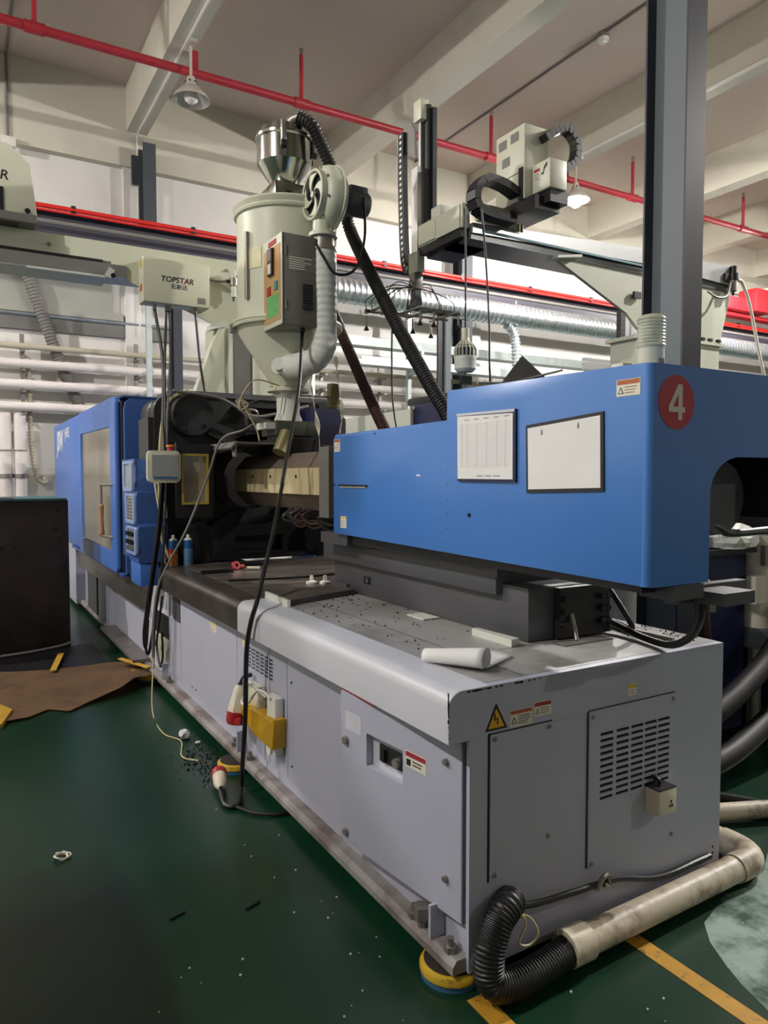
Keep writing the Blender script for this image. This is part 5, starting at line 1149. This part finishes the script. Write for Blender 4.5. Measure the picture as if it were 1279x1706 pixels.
t = thing('pliers', 'black bar tool with red grips lying on the oily bed', 'tool', (1.6, 4.8, .953))
box('tool_bar', 1.40, 1.62, 4.76, 4.80, .953, .975, 'plastic_black', t); cyl('grip', (1.66, 4.88, .97), (1.74, 4.90, .972), .017, 'plug_red', t, seg=12); cyl('grip', (1.74, 4.83, .967), (1.82, 4.79, .967), .012, 'plug_cream', t, seg=12)
lathe('grip_ring', [(.012, -.01), (.03, -.01), (.03, .01), (.012, .01)], (1.675, 4.87, .985), 'plug_red', t, axis=(.3, -1, .3), seg=18)
tag(box('rag', 1.78, 1.96, 5.05, 5.16, .9525, .968, 'rubber_black', bev=.006), 'black rag lying in front of the platen', 'rag')
t = thing('screw_caps', 'pair of small white plastic fittings at the corner of the grey slide', 'fitting', (1.90, 3.9, .953))
for (x, y) in ((1.86, 4.02), (1.93, 3.98)): lathe('fitting', [(.035, 0), (.035, .012), (.012, .02), (.01, .05), (0, .05)], (x, y, .9525), 'white_plastic', t, seg=14)
tag(tube('thin_rod', [(1.45, 4.35, .958), (1.9, 4.28, .958), (2.2, 4.3, .958)], .006, 'rubber_black', seg=6), 'thin black cable lying across the oily bed', 'cable')
# hydraulic hose at the right rear of the bed and floor plate of the slide
t = thing('hydraulic_hose', 'black hydraulic hose looping over the right rear of the bed', 'hose', (2.2, 1.8, .96))
tube('hose_run', [(2.085, 1.50, 1.20), (2.12, 1.53, 1.12), (2.19, 1.62, 1.04), (2.25, 1.74, .985), (2.29, 1.87, .975), (2.33, 2.02, .985), (2.36, 2.2, 1.02), (2.38, 2.35, 1.12)], .014, 'rubber_black', t, seg=10)
tube('hose_run', [(2.34, 2.12, 1.14), (2.345, 2.05, 1.06), (2.37, 2.02, .985), (2.42, 2.15, .98), (2.44, 2.35, .98)], .012, 'rubber_black', t, seg=10)
tag(prism('drain_hatch', [(1.98, 2.0), (2.24, 2.0), (2.24, 2.075), (1.98, 2.075)], .9562, .962, 'Z', 'sheet_grey'), 'small open hatch frame at the foot of the slide end', 'hatch')
t = thing('steel_channel', 'pair of thin steel channels lying on the bright rear of the bed', 'channel', (2.45, 2.1, .957))
box('channel', 2.40, 2.415, 1.85, 2.25, .957, .972, 'bolt_steel', t); box('channel', 2.43, 2.445, 1.88, 2.28, .957, .968, 'bolt_steel', t)

# ================================================================ drain pipe and hose at the end
dp = thing('drain_pipe', 'dirty white plastic drain pipe lying along the machine end', 'pipe', (2.2, 1.69, 0))
tube('pipe_run', [(1.70, 1.665, .075), (2.0, 1.675, .07), (2.64, 1.70, .062)], .05, 'pvc_dirty', dp, seg=20, smooth=False)
lathe('pipe_socket', [(.042, -.085), (.060, -.085), (.060, .01), (.05, .02)], (1.745, 1.667, .074), 'pvc_dirty', dp, axis=(1, .03, -.015), seg=24)
tube('elbow', [(2.60, 1.699, .062), (2.69, 1.703, .062), (2.745, 1.735, .062), (2.765, 1.80, .062), (2.765, 1.86, .062)], .056, 'pvc_dirty', dp, seg=20)
tube('pipe_run', [(2.765, 1.84, .062), (2.77, 2.3, .062), (2.77, 4.0, .062)], .05, 'pvc_dirty', dp, seg=20, smooth=False)
tag(tube('corrugated_hose', [(1.74, 1.667, .074), (1.62, 1.655, .066), (1.50, 1.645, .06), (1.40, 1.648, .06), (1.355, 1.662, .085), (1.36, 1.675, .16), (1.405, 1.69, .235), (1.45, 1.70, .265), (1.48, 1.715, .27)], .047, 'rubber_black', seg=16, rib=(.011, .0016), n=12), 'black corrugated hose curling from the drain pipe up the machine corner', 'hose')
tag(tube('drain_tube', [(1.47, 1.70, .255), (1.60, 1.70, .235), (1.75, 1.70, .225), (1.95, 1.715, .20), (2.2, 1.73, .13), (2.5, 1.735, .125)], .011, 'rubber_black', seg=8), 'thin black tube tied above the drain pipe', 'tube')
tag(tube('tie_wire', [(1.47, 1.68, .25), (1.52, 1.67, .22), (1.54, 1.66, .17), (1.50, 1.655, .15), (1.46, 1.655, .17), (1.49, 1.66, .22), (1.47, 1.67, .255)], .004, 'wire_cream', seg=5), 'pale tie wire looped around the corrugated hose end', 'wire')
tag(tube('tie_rag', [(1.84, 1.70, .20), (1.86, 1.695, .235), (1.89, 1.70, .24), (1.90, 1.70, .20), (1.87, 1.695, .215)], .009, 'bolt_steel', seg=6), 'grey knot tying the thin tube to the machine', 'tie')
tag(tube('floor_pipe', [(2.62, 2.25, .05), (2.95, 2.08, .05), (3.25, 1.95, .05), (3.6, 1.8, .05)], .04, 'pvc_dirty', seg=14), 'second dirty plastic pipe on the floor at the right edge', 'pipe')
tag(tube('floor_hose', [(2.6, 2.45, .03), (3.0, 2.35, .03), (3.25, 2.1, .03), (3.35, 1.8, .03)], .025, 'rubber_black', seg=12), 'black hose curving on the floor behind the drain pipe', 'hose')

# ================================================================ neighbouring machine at the right
nb = thing('neighbour_machine', 'dark navy neighbouring machine behind the bed on the right', 'machine', (4.9, 5.5, 0))
box('bed', 4.3, 5.9, 2.3, 10, .12, 1.0, 'blue_navy', nb, bev=.01); box('plinth', 4.28, 5.95, 2.25, 10, 0, .12, 'cast_black', nb)
box('unit_body', 4.35, 5.85, 2.4, 3.85, 1.0, 1.62, 'cast_black', nb, bev=.02); box('platen', 4.5, 5.95, 3.9, 4.5, 1.0, 2.40, 'cast_black', nb)
box('side_cover', 4.92, 5.6, 5.4, 7.62, 1.0, 2.50, 'blue_navy', nb, bev=.03); box('top_hood', 5.0, 5.6, 6.2, 7.9, 2.5, 2.60, 'plastic_black', nb, bev=.03)
nc = box('guard_panel', 4.90, 5.5, 7.64, 9.95, 1.0, 2.45, 'robot_cream', nb, bev=.01)
bm = bmesh.new()
for r_ in range(2):
    for k in range(4): onface(bm, 'X', 4.90, 9.72-k*.11, 9.78-k*.11, 2.26+r_*.075, 2.31+r_*.075, 0, .001)
obj('panel_marking', bm, 'print_black', nc)
box('panel_edge', 4.88, 4.92, 7.62, 7.66, 1.0, 2.47, 'cream_metal', nb)
box('rail_cover', 3.95, 4.6, 4.7, 5.3, 1.75, 2.06, 'cast_black', nb)
box('cover_lid', 3.55, 4.05, 2.55, 3.1, 1.16, 1.19, 'cast_black', nb); box('pump_body', 3.62, 4.02, 2.6, 3.1, .12, 1.16, 'blue_navy', nb)
facepoly('warning_sign', 'X', 3.62, [(2.66, .45), (2.76, .45), (2.71, .54)], 0, .002, 'label_white', nb)
pc_ = thing('filter_housing', 'beige upright filter cylinder at the right edge', 'filter', (4.17, 2.62, 0))
cyl('housing', (4.17, 2.62, .70), (4.17, 2.62, 1.20), .085, 'plug_cream', pc_, seg=28); cyl('cap', (4.17, 2.62, 1.20), (4.17, 2.62, 1.25), .10, 'plug_cream', pc_, seg=28)
lathe('bowl', [(.10, .58), (.11, .60), (.10, .70), (.085, .70)], (4.17, 2.62, 0), 'drum_grey', pc_, seg=28); cyl('stand', (4.17, 2.62, 0), (4.17, 2.62, .58), .04, 'bolt_steel', pc_, seg=14)
box('clamp', 4.07, 4.27, 2.51, 2.54, 1.08, 1.20, 'bolt_steel', pc_); box('plate', 4.0, 4.11, 2.52, 2.58, .86, 1.02, 'plug_cream', pc_)
bm = bmesh.new(); bmesh.ops.create_icosphere(bm, subdivisions=3, radius=1)
random.seed(5)
for v in bm.verts:
    k = 1+random.uniform(-.13, .13)+.12*math.sin(v.co.x*5+v.co.y*3); v.co = Vector((3.90+v.co.x*.17*k, 2.65+v.co.y*.15*k, 1.192+max(0, v.co.z*.10*k+.035)))
tag(obj('plastic_bag', bm, 'white_frost'), 'crumpled clear plastic bag on the neighbouring machine', 'bag')
def nh(name, pts, r, m, label): return tag(tube(name, pts, r, m, seg=16), label, 'hose')
nh('thick_hose', [(4.6, 2.5, 1.05), (4.26, 2.42, .84), (4.0, 2.4, .62), (3.78, 2.38, .50), (3.4, 2.36, .36), (2.9, 2.4, .22)], .06, 'hose_black', 'upper thick black hose sagging at the right edge')
nh('thick_hose', [(4.6, 2.42, .75), (4.28, 2.36, .53), (4.05, 2.33, .37), (3.82, 2.32, .26), (3.4, 2.3, .14), (2.95, 2.35, .07)], .06, 'hose_black', 'lower thick black hose sagging at the right edge')
nh('thick_hose', [(3.60, 2.58, 1.02), (3.52, 2.5, 1.0), (3.47, 2.48, .88), (3.52, 2.5, .74), (3.60, 2.56, .66)], .03, 'hose_brown', 'short brown hose arching on the navy pump')
dm = thing('grey_drum', 'grey drum with white lid standing behind the machine bed', 'drum', (2.95, 2.75, 0))
cyl('body', (2.95, 2.75, 0), (2.95, 2.75, 1.07), .20, 'drum_grey', dm, seg=32); cyl('lid', (2.95, 2.75, 1.07), (2.95, 2.75, 1.10), .21, 'white_frost', dm, seg=32)
tag(box('drive_cabinet', 2.66, 3.35, 3.1, 4.2, 0, 1.5, 'cast_black', bev=.01), 'black cabinet standing in the gap behind the steel column', 'cabinet')

# small robot carriage further back, seen above the cover
t = thing('side_entry_arm', 'aluminium linear arm with black cable chain above the blue cover edge', 'robot arm', (6.1, 5.5, 2.6))
for k in range(3): box('linear_rail', 5.65, 6.16, 5.48, 5.52, 2.72+k*.045, 2.75+k*.045, 'aluminium', t)
box('mast', 6.27, 6.33, 5.5, 5.56, 1.0, 3.36, 'aluminium', t); box('mast', 6.36, 6.42, 5.5, 5.56, 1.0, 3.36, 'aluminium', t)
box('motor', 6.16, 6.27, 5.45, 5.6, 2.62, 3.0, 'plastic_black', t, bev=.02)
chain([(6.2, 5.5, 3.38), (6.2, 5.5, 3.1), (6.2, 5.5, 2.8), (6.2, 5.5, 2.66)], .06, .07, 'plastic_black', t, 14, side=(0, 1, 0), pip=False)

# ================================================================ left foreground: steel block, cardboard
bk = thing('mould_block', 'large black steel mould block with teal top at the left edge', 'mould', (.2, 7.8, 0))
box('block', -1.2, .915, 7.41, 8.35, 0, 1.385, 'block_black', bk, bev=.01); box('top_sheet', -1.19, .905, 7.42, 8.34, 1.385, 1.402, 'block_teal', bk)
for (x, z) in ((.82, 1.30), (.84, 1.02), (.80, 1.12), (.86, .75), (.35, .95), (.45, .96)): cyl('bolt_hole', (x, 7.412, z), (x, 7.405, z), .02, 'dark_void', bk, seg=14)
tube('top_wire', [(.30, 7.44, 1.402), (.42, 7.43, 1.398), (.44, 7.43, 1.41), (.2, 7.45, 1.41)], .008, 'aluminium', bk)
cb_ = thing('cardboard_sheet', 'torn brown cardboard sheet lying on the green floor', 'cardboard', (.6, 5.9, 0))
bm = bmesh.new(); random.seed(11); top = []; bot = []
nx = 15; G0 = []
for i in range(nx+1):
    u = i/nx; row = []
    for j in range(6):
        v = j/5; x = -.6+u*1.85; yn = 5.12+.30*u+.35*max(0, u-.55)+(.05*math.sin(i*2.3)+random.uniform(-.05, .05) if j == 0 else 0); yf = 6.75-.35*u
        y = yn+(yf-yn)*v; z = .012+.02*math.sin(u*5+v*3)**2+(.10*max(0, u-.75)*4*(1-v)*.9 if u > .75 else 0)
        row.append(bm.verts.new((x, y, z)))
    G0.append(row)
for i in range(nx):
    for j in range(5): bm.faces.new((G0[i][j], G0[i+1][j], G0[i+1][j+1], G0[i][j+1]))
bmesh.ops.solidify(bm, geom=bm.faces[:], thickness=.008)
obj('sheet', bm, 'cardboard', cb_, smooth=True)
prism('yellow_tape', [(1.12, 6.22), (1.16, 6.24), (1.30, 5.83), (1.26, 5.80)], .10, .106, 'Z', 'tape_yellow', cb_)
prism('torn_flap', [(1.20, 5.72), (1.34, 5.78), (1.31, 5.98), (1.18, 6.0)], .05, .056, 'Z', 'tape_yellow', cb_)
prism('yellow_tape', [(.62, 6.35), (.67, 6.36), (.80, 6.95), (.75, 6.95)], .037, .041, 'Z', 'tape_yellow', cb_)
t = thing('printed_carton', 'crushed carton with yellow tape at the left edge of the floor', 'carton', (.17, 5.3, 0))
prism('carton', [(-.2, 5.0), (.22, 5.15), (.30, 5.45), (.18, 5.75), (-.2, 5.7)], .0, .035, 'Z', 'tape_yellow', t, bev=.006); prism('print', [(.0, 5.55), (.12, 5.5), (.18, 5.68), (.05, 5.72)], .035, .037, 'Z', 'block_teal', t)
tag(box('dark_floor_sheet', -1.5, 1.1, 6.45, 7.35, .002, .012, 'rubber_black'), 'black rubber sheet on the floor in front of the steel block', 'mat')
tag(tube('floor_strap', [(-.3, 7.1, .03), (.4, 7.15, .03), (.8, 7.3, .03), (.93, 7.4, .04)], .012, 'wire_grey', seg=6), 'grey strap on the floor in front of the steel block', 'strap')

# unseen cabinet added left of the aisle to cast a shadow on the visible floor
tc = thing('shadow_cabinet', 'unseen grey steel cabinet added beyond the left edge to shade the aisle floor', 'cabinet', (-1.2, 2.0, 0))
box('body', -1.7, -.62, .7, 3.05, .08, 1.62, 'drum_grey', tc, bev=.01); box('plinth', -1.66, -.66, .74, 3.0, 0, .08, 'cast_black', tc)
for k in range(3):
    for z in (.12, .50, .88, 1.26):
        d_ = box('drawer', -.62, -.60, .74+k*.77, 1.46+k*.77, z, z+.34, 'trunk_grey', tc); box('handle', -.60, -.585, .95+k*.77, 1.25+k*.77, z+.26, z+.29, 'bolt_steel', d_)

# ================================================================ litter
def scrap(name, x, y, r, m, label, cat='litter', seed=1, flat=.5):
    random.seed(seed); bm = bmesh.new(); bmesh.ops.create_icosphere(bm, subdivisions=2, radius=1)
    for v in bm.verts: k = 1+random.uniform(-.3, .3); v.co = Vector((x+v.co.x*r*k, y+v.co.y*r*k, max(.001, r*flat*(1+v.co.z*k))))
    return tag(obj(name, bm, m), label, cat)
scrap('plastic_scrap', 1.17, 4.39, .035, 'speck_white', 'crumpled white scrap on the floor near the machine rail', seed=2, flat=.8)
scrap('plastic_scrap', 1.22, 4.27, .014, 'speck_white', 'tiny white chip beside the crumpled scrap', seed=3)
t = thing('wire_scrap', 'small tangle of pale plastic strands on the green floor at left', 'litter', (.35, 3.25, 0)); random.seed(8)
for k in range(3):
    a = random.uniform(0, 6); tube('strand', [(.347+.04*math.cos(a+j*1.4)*random.uniform(.5, 1), 3.255+.028*math.sin(a+j*1.4), .006+.005*(j % 3)) for j in range(6)], .0035, 'label_white', t, seg=5)
for k, (x, y, lab) in enumerate(((.92, 2.52, 'dark sliver on the floor, right one of two'), (.66, 2.60, 'dark sliver on the floor, left one of two'))):
    tag(tube('dark_sliver', [(x-.03, y-.01, .004), (x, y, .005), (x+.03, y+.012, .004)], .005, 'speck_black', seg=5), lab, 'litter')
def specks(name, m, spots, zf, label, size):
    bm = bmesh.new()
    for (x, y) in spots:
        r = size*random.uniform(.6, 1.4)
        bmesh.ops.create_icosphere(bm, subdivisions=1, radius=r, matrix=Matrix.Translation((x, y, zf+r*.6)))
    return tag(obj(name, bm, m), label, 'pellets', kind='stuff')
random.seed(21)
specks('dark_pellets', 'speck_black', [(random.gauss(1.8, .3), random.gauss(2.95, .5)) for _ in range(150) ] and [(x, y) for x, y in [(random.uniform(1.42, 1.88), random.triangular(2.0, 3.6, 3.5)) for _ in range(90)]], .956, 'black plastic pellets scattered on the grey bed', .0035)
specks('dark_pellets', 'speck_black', [(random.uniform(2.33, 2.55), random.uniform(1.8, 2.4)) for _ in range(120)], .956, 'black plastic pellets scattered on the bright rear of the bed', .0035)
specks('dark_granules', 'speck_black', [(random.gauss(1.17, .06), random.gauss(3.95, .16)) for _ in range(160)], 0, 'black plastic granules spilled on the floor by the rail', .005)
specks('white_pellets', 'speck_white', [(random.gauss(1.12, .08), random.uniform(1.7, 3.8)) for _ in range(26)]+[(random.uniform(.3, 1.0), random.uniform(1.8, 2.3)) for _ in range(14)]+[(random.uniform(1.6, 2.4), random.uniform(1.2, 1.6)) for _ in range(8)], 0, 'white plastic pellets scattered on the green floor', .0035)
